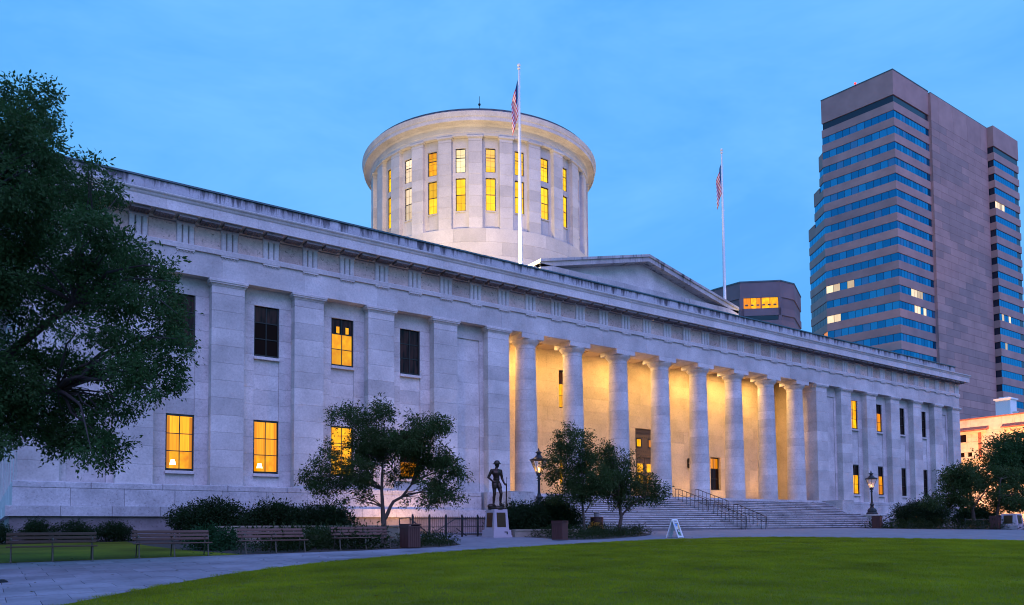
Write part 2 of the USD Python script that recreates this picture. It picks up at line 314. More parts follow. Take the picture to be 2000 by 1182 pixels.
# base: lower wall, water table, plinth
obj('lower_wall', MB().box(-L-.25, -20.1, -.28, .5, -.2, 2.10).box(20.1, L+.25, -.28, .5, -.2, 2.10).box(-L-.25, -L+.5, .5, 57, -.2, 2.10).box(-20.1, 20.1, 0, .5, -.2, 2.1), 'limestone_dark', house)  # shade at the wall foot is put into the dark stone colour
def run(name, x0, x1, step, y0, y1, z0, z1, mat, c=.012, parent=None, jit=.06, stag=0.):
    n = max(1, round((x1-x0)/step)); e = np.linspace(x0, x1, n+1)
    for i in range(n):
        a, b = e[i]+(J if i else 0), e[i+1]-(J if i < n-1 else 0)
        obj(name, bx(a, b, y0, y1, z0, z1, c=c), mat, parent or house)
for x0, x1 in ((-L-.42, -20.1), (20.1, L+.42)):
    run('water_table_block', x0, x1, 2.3, -.42, .3, 2.105, ZPL-.006, 'limestone_base')
    run('plinth_block', x0+.27, x1-.27, 2.4, -.15, .4, ZPL, ZPL+.86, 'limestone_base')
    run('plinth_cap_block', x0+.27, x1-.27, 3.1, -.15, .62, ZPL+.866, ZB-.003, 'limestone_base', c=.03)
obj('plinth_side', MB().box(-L-.42, -L+.3, .302, 57, 2.105, ZPL-.006).box(-L-.15, -L+.62, .402, 57, ZPL, ZPL+.86).box(-L-.15, -L+.62, .622, 57, ZPL+.866, ZB-.003), 'limestone_base', house)

# wing walls: stone courses between the pilasters, window openings left free
obj('wall_backing', MB().box(-L+.5, -18.3, .66+.35, 1.6, ZB, ZA).box(18.3, L-.5, 1.01, 1.6, ZB, ZA), 'joint_mortar', house)
NC = 12; CH = (ZA-ZB)/NC
WW = 1.43; WZ = ((4.58, 7.62), (11.26, 14.28))
def window(cx, z0, z1, rows, y=.75, w=WW, lamp=None, label=None, sill=True, parent=house):
    fr = MB(); t = .075
    fr.box(cx-w/2, cx-w/2+t, y-.05, y+.07, z0, z1).box(cx+w/2-t, cx+w/2, y-.05, y+.07, z0, z1)
    fr.box(cx-w/2+t, cx+w/2-t, y-.05, y+.07, z1-t-.02, z1).box(cx-w/2+t, cx+w/2-t, y-.05, y+.07, z0, z0+t+.05)
    zi0, zi1 = z0+t+.05, z1-t-.02; h = (zi1-zi0)/3
    fr.box(cx-.022, cx+.022, y-.02, y+.05, zi0, zi1)
    for k in (1, 2): fr.box(cx-w/2+t, cx-.0222, y-.018, y+.048, zi0+h*k-.022, zi0+h*k+.022).box(cx+.0222, cx+w/2-t, y-.018, y+.048, zi0+h*k-.022, zi0+h*k+.022)
    f = obj('window', fr, 'window_frame', parent, label=label)
    for k in range(3):
        for a, b in ((cx-w/2+t, cx-.023), (cx+.023, cx+w/2-t)):
            obj('pane', bx(a, b, y+.012, y+.022, zi0+h*k+(.023 if k else 0), zi0+h*(k+1)-(.023 if k < 2 else 0)), rows[k], f)
    if LC in rows:
        for a, b in ((cx-w/2+t, cx-w/2+t+.15), (cx+w/2-t-.15, cx+w/2-t)): obj('curtain', bx(a, b, y+.006, y+.0115, zi0+.02, zi1-.02), 'lit_curtain', f)
    if sill: obj('sill', bx(cx-w/2-.02, cx+w/2+.02, y-.26, y+.02, z0-.17, z0-.005, c=.012), 'limestone_light', f)
    if lamp is not None:
        obj('lamp_shade', lathe([(.17, zi0+.18), (.10, zi0+.47)], 14, cx+lamp, y-.012+.0), 'lamp_shade', f)
D, LT, LC, LO = 'pane_dark', 'pane_lit', 'pane_lit_curtain', 'pane_lit_orange'
WIN = {(-39.02, 0): ((LT, LC, LC), -.32), (-34.43, 0): ((LT, LC, LC), -.32), (-29.85, 0): ((LT, LT, LT), None), (-25.26, 0): ((LO, D, D), None),
       (25.26, 0): ((LT, LT, D), None), (29.85, 0): ((LO, LT, D), None), (34.43, 0): ((D, D, D), None), (39.02, 0): ((D, D, D), None),
       (-39.02, 1): (('pane_room',)*3, None), (-34.43, 1): ((D, D, 'pane_room'), None), (-29.85, 1): ((LT, LT, 'pane_room'), None), (-25.26, 1): (('pane_room',)*3, None),
       (25.26, 1): ((LT, LT, LT), None), (29.85, 1): ((LT, LO, D), None), (34.43, 1): ((D, D, D), None), (39.02, 1): ((D, D, D), None)}
def bay(i):
    a, b = PIL[i]+PW/2, PIL[i+1]-PW/2; cx = (a+b)/2
    wide = (PIL[i+1]-PIL[i]) > 4.3
    s = WW/2 if wide else (b-a)/2-.32
    zc = [ZB+CH*k for k in range(NC+1)]
    m = 'limestone'
    for k in range(NC):
        z0, z1 = zc[k]+(.006 if k else 0), zc[k+1]
        top = z1 > 14.2 if wide else k >= NC-1
        if top:
            obj('wall_block', bx(a-.15, b+.15, .60, 1.0, z0, z1, c=.008), m, house); continue
        obj('wall_block', bx(a-.15, cx-s, .60, 1.0, z0, z1, c=.008), m, house)
        obj('wall_block', bx(cx+s, b+.15, .60, 1.0, z0, z1, c=.008), m, house)
    if wide:
        obj('panel_block', bx(cx-s, cx+s, .66, 1.0, ZB, 4.40), m, house)
        e = np.linspace(7.63, 11.08, 5)
        for k in range(4): obj('panel_block', bx(cx-s, cx+s, .66, 1.0, e[k]+(.005 if k else 0), e[k+1], c=.008), m, house)
        for lv in (0, 1):
            key = min(WIN, key=lambda q: abs(q[0]-cx)+50*(q[1] != lv)); rows, lamp = WIN[key]
            window(cx, *WZ[lv], rows, lamp=lamp)
        obj('lintel', bx(cx-s, cx+s, .603, 1.0, 14.285, zc[-1]-CH+.004 if zc[-1]-CH > 14.285 else 14.29), m, house)
    else:
        e = np.linspace(ZB, zc[NC-1], 8)
        for k in range(7): obj('panel_block', bx(cx-s, cx+s, .68, 1.0, e[k]+(.005 if k else 0), e[k+1], c=.008), m, house)
for i in range(6): bay(i)
for i in range(7, 13): bay(i)
fl = MB()                                   # two small glowing plates painted in as lamp reflections, one upper window
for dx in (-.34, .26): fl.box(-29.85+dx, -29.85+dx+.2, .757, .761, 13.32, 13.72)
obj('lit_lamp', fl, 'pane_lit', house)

# pilasters: capital, necking, stone courses
def pilaster(cx, y1=.75, w=PW):
    m = MB()
    m.box(cx-w/2+.03, cx+w/2-.03, .03, y1, ZB, ZA-.36)
    p = obj('pilaster', m, 'joint_mortar', house)
    cap = MB()
    for q, (o, za, zb) in enumerate(((.17, ZA-.17, ZA-.004), (.13, ZA-.24, ZA-.17), (.06, ZA-.30, ZA-.24), (.03, ZA-.36, ZA-.30))):
        cap.box(cx-w/2-o, cx+w/2+o, -o, y1, za+.0005*q, zb, c=.02 if q == 0 else 0)
    obj('capital', cap, 'limestone_light', p)
    e = [ZB, *np.linspace(ZB+1.0, ZA-.78, 11), ZA-.36]
    for k in range(len(e)-1):
        j = .012 if k == len(e)-2 else .006
        obj('stone_block', bx(cx-w/2, cx+w/2, 0, y1, e[k]+(j if k else 0), e[k+1], c=.008), 'limestone', p)
for k, x in enumerate(PIL): pilaster(x, y1=1.9 if k in (6, 7) else .75)

# left flank of the building (mostly behind the tree)
fm = MB().box(-L+.55, -L+1.2, .76, 56.5, ZB, ZA)
for k in range(11):
    y = 3.4+k*4.9; fm.box(-L, -L+.55, y, y+1.75, ZB, ZA-.36); fm.box(-L-.15, -L+.55, y-.15, y+1.9, ZA-.36, ZA-.004)
obj('side_wall', fm, 'limestone', house)
obj('side_entablature', MB().box(-L, -L+1.9, 1.9, 56.5, ZA, 18.05).box(-L-.85, -L+.3, .301, 57, 18.06, 18.9).box(-L+.3, -L+.9, .9, 56.5, 18.95, 20.0), 'limestone', house)
obj('right_side_wall', MB().box(L-1.2, L-.02, .76, 56.5, -.2, ZA).box(L-1.9, L, 1.9, 56.5, ZA, 18.05).box(L-.3, L+.85, .301, 57, 18.06, 18.9).box(L-.9, L-.3, .9, 56.5, 18.95, 20.0), 'limestone', house)
obj('rear_wall', MB().box(-L+1.2, L-1.2, 55.9, 56.5, -.2, 20.0), 'limestone', house)

# columns
def column(cx, cy=.95):
    zs0, zs1 = ZB, ZA-.36-.42
    R0, R1 = .86, .715
    rad = lambda z: R0+(R1-R0)*((z-zs0)/(zs1-zs0))**1.15
    core = MB(); core.add(*lathe([(rad(z)-.012, z) for z in np.linspace(zs0+.01, zs1, 8)], 40, cx, cy))
    c = obj('column', core, 'joint_mortar', house, smooth=40)
    e = np.linspace(zs0, zs1-.22, 15)
    for k in range(14):
        a, b = e[k]+(.005 if k else 0), e[k+1]-.002
        obj('column_drum', lathe([(rad(a)-.006, a), (rad(a), a+.006), (rad(b), b-.006), (rad(b)-.02, b)], 40, cx, cy), 'limestone', c, smooth=40)
    z = zs1-.22+.014
    obj('capital', lathe([(R1-.02, z), (R1+.004, z+.01), (R1+.008, z+.2), (R1+.03, z+.225), (R1+.035, z+.25), (R1+.02, z+.265), (R1+.09, z+.33), (R1+.19, z+.44), (R1+.245, z+.53), (R1+.26, z+.59), (R1+.24, z+.625), (.2, z+.626)], 48, cx, cy), 'limestone_light', c, smooth=40)
    obj('abacus', bx(cx-.975, cx+.975, cy-.95, cy+.95, ZA-.36, ZA-.003, c=.012), 'limestone_light', c)
for x in COLX: column(x)

# portico: back wall, side walls, ceiling, doorway, windows
YW = 4.85
def wall_run(x0, x1, z0, z1, holes):
    e = np.linspace(z0, z1, 13)
    for k in range(12):
        a, b = e[k]+(.004 if k else 0), e[k+1]
        cuts = [x0, x1]
        segs = [(x0, x1)]
        for hx0, hx1, hz0, hz1 in holes:
            if hz1 > a+.05 and hz0 < b-.05:
                segs = [s for (p, q) in segs for s in (((p, min(q, hx0)), (max(p, hx1), q)) if p < hx1 and q > hx0 else ((p, q),)) if s[1]-s[0] > .05]
        for p, q in segs:
            n = max(1, round((q-p)/3.6)); g = np.linspace(p, q, n+1)
            for i in range(n):
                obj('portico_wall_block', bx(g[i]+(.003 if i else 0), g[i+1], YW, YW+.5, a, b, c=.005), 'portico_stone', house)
g12 = np.linspace(ZB, 16.2, 13)
holes = [(-1.35, 1.35, ZB-.1, g12[6])]
for s in (-1, 1):
    for lo, hi in ((g12[1]-.01, g12[3]+.01), (g12[7]-.01, g12[10]-.05)):
        cx = s*9.0
        if (s, lo > 6) == (1, True): continue
        holes.append((cx-WW/2, cx+WW/2, g12[1] if lo < 6 else g12[7], g12[4] if lo < 6 else g12[10]))
wall_run(-18.25, 18.25, ZB, 16.2, holes)
obj('portico_backing', MB().box(-18.5, 18.5, YW+.9, YW+1.1, ZB, 16.4), 'joint_mortar', house)
for s, lv, rows in ((-1, 0, (LT, LT, D)), (-1, 1, (LT, LT, 'pane_room')), (1, 0, (D, D, LO)),):
    window(s*9.0, g12[1]+.01 if lv == 0 else g12[7]+.01, g12[4]-.01 if lv == 0 else g12[10]-.01, rows, y=YW+.32)
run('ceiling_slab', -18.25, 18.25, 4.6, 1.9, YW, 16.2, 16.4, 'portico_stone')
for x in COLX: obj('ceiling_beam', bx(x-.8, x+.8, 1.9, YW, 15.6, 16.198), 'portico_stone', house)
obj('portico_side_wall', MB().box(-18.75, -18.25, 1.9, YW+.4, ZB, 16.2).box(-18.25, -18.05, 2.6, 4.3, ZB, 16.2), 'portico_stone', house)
obj('portico_side_wall', MB().box(18.25, 18.75, 1.9, YW+.4, ZB, 16.2).box(18.05, 18.25, 2.6, 4.3, ZB, 16.2), 'portico_stone', house)
dz1 = g12[6]
dm = MB().box(-1.35, -1.1, YW+.2, YW+.42, ZB, dz1).box(1.1, 1.35, YW+.2, YW+.42, ZB, dz1).box(-1.1, 1.1, YW+.2, YW+.42, dz1-.35, dz1).box(-1.1, 1.1, YW+.18, YW+.44, 7.5, 8.25)
dm.box(-1.1, 1.1, YW+.24, YW+.36, 8.251, dz1-.351)
door = obj('doorway', dm, 'bronze_door', house)
for s in (-1, 1):
    a, b = (s*1.09, s*.02) if s < 0 else (s*.02, s*1.09)
    lf = MB()
    lf.box(a, a+.2, YW+.27, YW+.34, ZB+.02, 7.49).box(b-.2, b, YW+.27, YW+.34, ZB+.02, 7.49)
    for z0, z1 in ((ZB+.02, 4.3), (5.0, 5.25), (5.95, 6.2), (6.95, 7.49)): lf.box(a+.2, b-.2, YW+.272, YW+.338, z0, z1)
    lf.box(a+.2, b-.2, YW+.29, YW+.32, 4.301, 4.999)
    d = obj('door_leaf', lf, 'bronze_door', door)
    for z0, z1, mt in ((6.2, 6.95, LT), (5.25, 5.95, LT if s < 0 else LO)): obj('door_pane', bx(a+.2, b-.2, YW+.30, YW+.31, z0, z1), mt, door)
    obj('transom_pane', bx(s*.72-.25, s*.72+.25, YW+.232, YW+.238, 8.45, 9.08), LT if s < 0 else LO, door)
    obj('transom_surround', MB().box(s*.72-.33, s*.72-.25, YW+.21, YW+.24, 8.37, 9.16).box(s*.72+.25, s*.72+.33, YW+.21, YW+.24, 8.37, 9.16).box(s*.72-.25, s*.72+.25, YW+.21, YW+.24, 9.081, 9.16).box(s*.72-.25, s*.72+.25, YW+.21, YW+.24, 8.37, 8.449), 'window_frame', door)
st = MB()
for zz in (7.7, 8.05, 9.25):
    for k in range(9): st.mesh(trimesh.creation.icosphere(0, .035).apply_translation([-.9+k*.225, YW+.178 if zz < 8.2 else YW+.235, zz]))
obj('door_stud', st, 'window_frame', door, kind='stuff')
wl = MB().box(5.05, 5.3, YW-.3, YW-.05, 6.75, 7.15, c=.03).box(5.05, 5.3, YW-.3, YW-.05, 7.25, 7.65, c=.03).box(5.12, 5.22, YW-.06, YW, 6.9, 7.5)
for zz in (6.8, 7.2, 7.6): wl.box(5.3, 5.42, YW-.22, YW-.1, zz, zz+.06)
obj('wall_lamp', wl, 'dark_iron', house, label='black double wall lamp on the portico wall')
for i, x in enumerate((14.6, 9.2, 4.6, 0.0, -4.6, -9.2, -14.6)):
    h = .62 if i == 0 else .3
    obj('floor_lamp', bx(x-.3, x+.3, 2.9, 3.3, ZB, ZB+h, c=.03), 'dark_iron', house)
    l = UsdLux.DiskLight.Define(stage, f'/World/floor_lamp_glow_{i:03d}'); l.CreateRadiusAttr(.2); l.CreateNormalizeAttr(True); l.CreateIntensityAttr(2.7); l.CreateColorAttr(Gf.Vec3f(1.0, .54, .16)); light_xf(l, (x, 3.1, ZB+h+.02), (0, .55, 1))

# stylobate, cheek blocks, pedestals
obj('portico_floor', MB().box(-20.1, 20.1, -.45, YW, 2.0, ZB-.004), 'limestone_base', house)
for s in (-1, 1):
    a, b = sorted((s*17.75, s*19.65)); 
    obj('cheek_block', bx(a, b, -2.53, -.151 if s else 0, .9, 3.74, c=.02), 'limestone_base', house)
    obj('cheek_block', bx(a-.02, b+.02, -2.55, -.13, 3.745, 3.79, c=.015), 'limestone_light', house)
    a, b = sorted((s*18.0, s*20.0))
    obj('lamp_pedestal', bx(a, b, -5.75, -2.56, .9, 2.28, c=.02), 'limestone_base', house)
    obj('lamp_pedestal', bx(a-.04, b+.04, -5.8, -2.56, 2.285, 2.40, c=.02), 'limestone_light', house)
# stairs: two flights with a landing; each tread a row of stone slabs
rise = (ZB-1.20)/16
yy, steps = -.45, []
for k in range(1, 16):
    depth = .36 if k != 8 else 1.3
    steps.append((ZB-rise*k, yy-depth, yy)); yy -= depth
rs = random.Random(3)
for k, (zt, ya, yb) in enumerate(steps):
    x = -17.74
    edges = [x]+sorted(rs.uniform(-16.5, 16.5) for _ in range(6))+[17.74]
    edges = [e for i, e in enumerate(edges) if i == 0 or e-edges[i-1] > .8 or i == len(edges)-1]
    for i in range(len(edges)-1):
        obj('step', bx(edges[i]+(.006 if i else 0), edges[i+1]-(.006 if i < len(edges)-2 else 0), ya-.03+rs.uniform(-.012, .008), yb+.06, zt-.085, zt+rs.uniform(-.008, .004), c=.014), 'limestone_step', house)
    obj('riser', bx(-17.72, 17.72, ya+.01, yb+.05, zt-rise-.05 if k < 14 else zt-rise-.2, zt-.088), 'limestone_dark', house)  # riser colour darkened to paint the shadow under each nosing
obj('stair_core', MB().box(-17.9, 17.9, -2.5, -.46, .5, 2.6).box(-17.7, 17.7, yy+.5, -2.5, .2, 1.25), 'limestone_base', house)
STAIR_Y = yy

# entablature
ex = np.linspace(-L, L, 21)
for i in range(20): obj('architrave_block', bx(ex[i]+(.004 if i else 0), ex[i+1], 0, 1.9, ZA, ZT-.005, c=.006), 'limestone', house)
obj('taenia', profx([(0.2, ZT), (-.10, ZT), (-.10, 16.70), (-.06, 16.75), (0.2, 16.75)], -L-.10, L+.10), 'limestone_light', house)
obj('frieze_backing', MB().box(-L, L, .12, 1.9, 16.751, 18.055), 'joint_mortar', house)
TX = [k*BAY/2 for k in range(-20, 21)]
for i, x in enumerate(TX):
    w = .94; t = MB(); z0, z1 = 16.752, 17.80
    for k in range(3):
        c0 = x-w/2+w/3*k; t.add(*prism([(c0+.005, .125), (c0+.03, -.0), (c0+.075, -.045), (c0+w/3-.075, -.045), (c0+w/3-.03, -.0), (c0+w/3-.005, .125)], z0, z1-.06))
    t.box(x-w/2, x+w/2, -.05, .12, z1-.06, z1+.09)
    obj('triglyph', t, 'limestone_light', house)
    r = MB().box(x-w/2, x+w/2, -.085, .1, ZT-.09, ZT-.002)
    for k in range(6): r.add(*lathe([(.035, ZT-.17), (.025, ZT-.09)], 6, x-w/2+w/12+k*w/6, -.035))
    obj('regula', r, 'limestone_light', house)
    if i < 40:
        obj('metope', bx(x+w/2, x+BAY/2-w/2, .06, .15, 16.752, 17.82), 'limestone_pitted', house)
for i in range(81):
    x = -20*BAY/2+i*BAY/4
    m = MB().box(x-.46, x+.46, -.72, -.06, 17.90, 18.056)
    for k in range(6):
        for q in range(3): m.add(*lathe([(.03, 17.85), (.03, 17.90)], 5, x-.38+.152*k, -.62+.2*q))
    obj('mutule', m, 'limestone_dark', house)  # mutules in the darker limestone tone
obj('bed_mould', profx([(.12, 17.88), (-.03, 17.90), (-.06, 17.94), (-.06, 18.056), (.12, 18.056)], -L, L), 'limestone_light', house)
ex = np.linspace(-L-.85, L+.85, 41)
for i in range(40): obj('cornice_block', bx(ex[i]+(.003 if i else 0), ex[i+1], -.85, .30, 18.06, 18.60, c=.008), 'limestone_light', house)
obj('cornice_moulding', profx([(.3, 18.604), (-.86, 18.604), (-.90, 18.66), (-.93, 18.74), (-1.0, 18.80), (-1.02, 18.86), (-1.0, 18.90), (.3, 18.96)], -L-.95, L+.95), 'limestone_light', house)
obj('gutter', profx([(.3, 18.965), (-.98, 18.905), (-.98, 18.92), (.3, 18.98)], -L-.9, L+.9), 'copper_flashing', house)
ex = np.linspace(-L-.02, L-.02, 24)
for i in range(23): obj('parapet_block', bx(ex[i]+(.006 if i else 0), ex[i+1], .3, .9, 18.985, 19.98, c=.01), 'limestone_parapet', house)
obj('parapet_coping', MB().box(-L-.08, L+.06, .22, .98, 19.985, 20.08), 'copper_flashing', house)
obj('roof', MB().box(-L+.9, L-.9, .98, 55.9, 19.2, 19.4), 'roof_lead', house)

# gable block over the portico
GY, GH, GZ0, GZ1, GA = 4.2, 12.0, 21.80, 22.50, 25.30
sl = (GA-GZ1)/(GH)
obj('attic_wall', MB().box(-19.0, 19.0, 6.6, 24, 19.4, 21.9), 'limestone_gable', house)
obj('attic_coping', MB().box(-19.15, 19.15, 6.45, 24.1, 21.905, 22.05), 'copper_flashing', house)
obj('gable_wall', MB().add(*profx([(5.0, 19.4), (5.6, 19.4), (5.6, 21.9), (5.0, 21.9)], -11.4, 11.4)), 'limestone', house)
ty = MB(); v, f = prism([(-11.2, 0), (11.2, 0), (0, 11.2*sl)], 0, .5); ty.add(np.stack([v[:, 0], 5.1+v[:, 2], GZ0+.3+v[:, 1]], 1), f)
obj('gable_tympanum', ty, 'limestone', house)
gs = np.linspace(-GH, GH, 9)
for i in range(8): obj('gable_cornice_block', bx(gs[i]+(.004 if i else 0), gs[i+1], GY, 5.6, GZ0, GZ1-.25, c=.01), 'limestone_gable', house)
for s in (-1, 1):
    for i in range(5):
        xa, xb = s*GH*(1-i/5), s*GH*(1-(i+1)/5)
        for o, dz0, dz1 in ((.0, -.62, -.22), (-.10, -.215, 0)):
            za, zb = GZ1+sl*(GH-abs(xa)), GZ1+sl*(GH-abs(xb))
            y0, y1 = GY+o, 5.7
            v = np.array([[x, y, z+d] for x, z in ((xa-s*.004*(i > 0), za), (xb, zb)) for y in (y0, y1) for d in (dz0+.05, dz1+.05)])
            obj('raking_cornice_block', (v, bx(0, 1, 0, 1, 0, 1)[1] if 0 else np.array([[0, 1, 3], [0, 3, 2], [4, 6, 7], [4, 7, 5], [0, 4, 5], [0, 5, 1], [2, 3, 7], [2, 7, 6], [0, 2, 6], [0, 6, 4], [1, 5, 7], [1, 7, 3]])[:, ::(1 if s > 0 else -1)]), 'limestone_gable', house)
gr = MB(); v, f = prism([(-GH-.02, GZ1-.14), (0, GA+.06-.19), (GH+.02, GZ1-.14), (0, GA-.5)], 0, 20)
gr.add(np.stack([v[:, 0], 5.71+v[:, 2], v[:, 1]], 1), f)
obj('gable_roof', gr, 'roof_lead', house)
obj('gable_side_wall', MB().box(-11.4, -11.0, 5.61, 24, 19.4, 22.2).box(11.0, 11.4, 5.61, 24, 19.4, 22.2), 'limestone', house)
obj('gable_side_cornice', MB().box(-GH, -11.0, 5.71, 24, 21.8, 22.4).box(11.0, GH, 5.71, 24, 21.8, 22.4), 'limestone_gable', house)

# drum
DC = (0.0, 31.7); RD = 12.67
obj('drum_base', lathe([(12.72, 19.3), (12.72, 31.79), (12.0, 31.80)], 96, *DC), 'limestone_drum', house, smooth=40)
for q, (z0, z1) in enumerate(((27.6, 29.0), (29.0, 30.4), (30.4, 31.81))):
    for k in range(24):
        a = math.radians(15*k+7.5*(q % 2)); g = .0006
        if math.cos(a-math.radians(-122)) < -.2: continue
        obj('base_block', lathe([(12.6, z0+.01), (12.76, z0+.012), (12.76, z1-.004), (12.0, z1-.003)], 6, *DC, a0=a+g, a1=a+math.radians(15)-g, closed=False), 'limestone_drum', house, smooth=30)
obj('drum_core', lathe([(11.2, 31.8), (11.2, 42.4)], 60, *DC), 'window_frame', house)
step = 14.4; NP = 25
def place(m, deg):
    v, f = m.out(); a = math.radians(deg)+PI/2      # local: x tangential, -y outward
    w = rotz(v, a); return w+np.array([DC[0], DC[1], 0]), f
for k in range(NP):
    pa = -124.6+step*k; wa = pa-step/2
    if math.cos(math.radians(pa+122.5)) > -.25:
        p = obj('drum_pilaster', place(MB().box(-.68, .68, -RD+.02, -11.4, 31.815, 40.86), pa), 'limestone_drum', house)
        cz = np.linspace(31.815, 40.86, 9)
        for q in range(8): obj('stone_block', place(MB().box(-.70, .70, -RD, -11.45, cz[q]+.012, cz[q+1], c=.01), pa), 'limestone_drum', p)
        m = MB().box(-.70, .70, -RD, -11.4, 40.88, 41.18).box(-.74, .74, -RD-.04, -11.4, 41.181, 41.25).box(-.82, .82, -RD-.12, -11.4, 41.251, 41.43)
        obj('drum_capital', place(m, pa), 'limestone_drum', p)
        hw = 1.0; ww = .52; R = 12.22
        m = MB()
        m.box(-hw, -ww, -R, -11.6, 31.82, 41.4).box(ww, hw, -R, -11.6, 31.82, 41.4)
        m.box(-ww, ww, -R+.05, -11.6, 31.82, 33.7).box(-ww, ww, -R, -11.6, 37.26, 37.82).box(-ww, ww, -R, -11.6, 40.36, 41.4)
        m.box(-ww-.02, ww+.02, -R-.05, -11.6, 33.701, 33.80)
        obj('drum_panel', place(m, wa), 'limestone_drum', house)
        up = {0: 'pane_lit_pale', 24: 'pane_lit', 23: 'pane_lit_cream'}.get(k, 'pane_lit_bright')
        for z0, z1, nb, mt in ((33.82, 37.23, 3, 'pane_lit_bright'), (37.84, 40.34, 2, up)):
            m = MB(); t = .07; y = -R+.1
            m.box(-ww, -ww+t, y, y+.1, z0, z1).box(ww-t, ww, y, y+.1, z0, z1).box(-ww+t, ww-t, y, y+.1, z1-t, z1).box(-ww+t, ww-t, y, y+.1, z0, z0+t)
            zm = z0+(z1-z0)*(.5 if nb == 3 else .62)
            m.box(-ww+t, ww-t, y+.01, y+.1, zm-.035, zm+.035)
            for q in np.linspace(z0, z1, 5)[1:-1]: 
                if abs(q-zm) > .2: m.box(-ww+t, ww-t, y+.03, y+.05, q-.008, q+.008)
            m.box(-.009, .009, y+.031, y+.051, z0+t, z1-t)
            w_ = obj('drum_window', place(m, wa), 'window_frame', house)
            m1 = 'pane_lit_cream' if (k == 23 and nb == 3) else mt
            obj('pane', place(MB().box(-ww+t, ww-t, y+.06, y+.07, z0+t, zm-.036), wa), m1, w_)
            obj('pane', place(MB().box(-ww+t, ww-t, y+.06, y+.07, zm+.036, z1-t), wa), m1, w_)
obj('drum_frieze', lathe([(12.0, 41.43), (12.66, 41.432), (12.66, 41.8), (12.70, 41.82), (12.70, 42.36), (12.78, 42.42), (12.86, 42.5)], 100, *DC), 'limestone_drum', house, smooth=30)
obj('drum_cornice', lathe([(12.6, 42.44), (13.35, 42.62), (13.42, 42.56), (13.52, 42.58), (13.54, 42.95), (13.6, 43.0), (13.62, 43.1), (13.7, 43.35), (13.7, 43.48), (13.3, 43.55), (13.2, 43.6)], 110, *DC), 'limestone_light', house, smooth=30)
obj('drum_roof', lathe([(13.25, 43.45), (13.32, 43.9), (13.1, 44.0), (0.02, 48.5)], 80, *DC), 'roof_lead', house)
obj('lightning_rod', MB().tube([(0, 31.7, 48), (0, 31.7, 52.9)], [.07, .03]).mesh(trimesh.creation.icosphere(1, .16).apply_translation([0, 31.7, 51.9])), 'dark_iron', house)

# portico ceiling lamps (real fixtures that make the scallops on the wall)
for i, x in enumerate((-16.9, -13.7, -9.2, -4.6, 0.0, 4.6, 9.2, 13.7)):
    obj('ceiling_lamp', lathe([(.16, 15.3), (.2, 15.45), (.2, 15.58), (.02, 15.6)], 12, x, 2.45), 'window_frame', house)
    l = UsdLux.DiskLight.Define(stage, f'/World/portico_lamp_{i:03d}'); l.CreateRadiusAttr(.2); l.CreateNormalizeAttr(True)
    l.CreateIntensityAttr(13.0 if i not in (2, 4) else 9.0); l.CreateColorAttr(Gf.Vec3f(1.0, .60, .20)); light_xf(l, (x, 2.45, 15.27), (0, .22, -1))

# ================================================================ ground, lawn, paths, beds
def smoothloop(pts, n=6):
    p = np.array(pts, float); out = []
    for i in range(len(p)):
        a, b, c, d = p[i-1], p[i], p[(i+1) % len(p)], p[(i+2) % len(p)]
        for t in np.linspace(0, 1, n, endpoint=False):
            out.append(.5*((2*b)+(-a+c)*t+(2*a-5*b+4*c-d)*t*t+(-a+3*b-3*c+d)*t**3))
    return sg.Polygon(out).buffer(0)
def drape(poly, dz=0., cell=1.2, zf=None, thick=None):
    zf = zf or gz; m = MB(); x0, y0, x1, y1 = poly.bounds
    pp = shapely.prepared.prep(poly) if hasattr(shapely, 'prepared') else None
    for x in np.arange(x0, x1, cell):
        for y in np.arange(y0, y1, cell):
            c = sg.box(x, y, x+cell, y+cell)
            if pp is not None and pp.contains(c): q = [c]; simple = True
            else:
                g = poly.intersection(c); simple = False
                q = [h for h in getattr(g, 'geoms', [g]) if h.geom_type == 'Polygon' and h.area > 1e-4]
            for h in q:
                if simple:
                    v = np.array([[x, y], [x+cell, y], [x+cell, y+cell], [x, y+cell]]); f = np.array([[0, 1, 2], [0, 2, 3]])
                else: v, f = trimesh.creation.triangulate_polygon(h, engine='earcut')
                m.add(np.column_stack([v, zf(v[:, 0], v[:, 1])+dz]), f)
    return m
import shapely.prepared
LAWN = smoothloop([(-46.57, -28.78), (-44.86, -26.6), (-42.0, -23.58), (-38.22, -21.14), (-33.39, -19.14), (-30.68, -18.4), (-23.8, -16.82), (-18.55, -16.45), (-13.7, -17.64), (-10.61, -21.3), (-9.31, -24.6), (-8.43, -27.58), (-9.2, -33), (-13, -39), (-20, -45), (-30, -50), (-40, -53), (-49, -52), (-53, -46), (-52.5, -38), (-50, -33)])
BEDL = sg.Polygon([(-62, -16.75), (-36.5, -16.72), (-34.8, -16.6), (-32.4, -16.2), (-31.0, -15.2), (-30.2, -13.4), (-29.0, -11.2), (-28.4, -9.6), (-28.3, -8.2), (-29.4, -7.6), (-29.9, -.29), (-62, -.29)])
SIDE = sg.Polygon([(-62, -16.70), (-40.4, -16.70), (-41.3, -13.0), (-41.9, -8.0), (-42, -2.6), (-62, -2.6)])
BEDM = smoothloop([(-24.2, -3.2), (-23.9, -8.5), (-23.9, -11.4), (-24.4, -13.9), (-22.2, -14.3), (-18.3, -12.9), (-15.6, -11), (-14.2, -9.2), (-15.2, -8.3), (-18.1, -7.9), (-18.3, -6), (-18.2, -3.2)], 4)
BEDR = sg.Polygon([(18.1, -7.6), (10, -8.6), (7.4, -11), (6.9, -12.9), (7.8, -16.1), (10.5, -20.2), (15, -27), (22, -33), (60, -33), (60, -.45), (20.2, -.45), (20.2, -6)])
ALL = sg.box(-66, -62, 66, -.4)
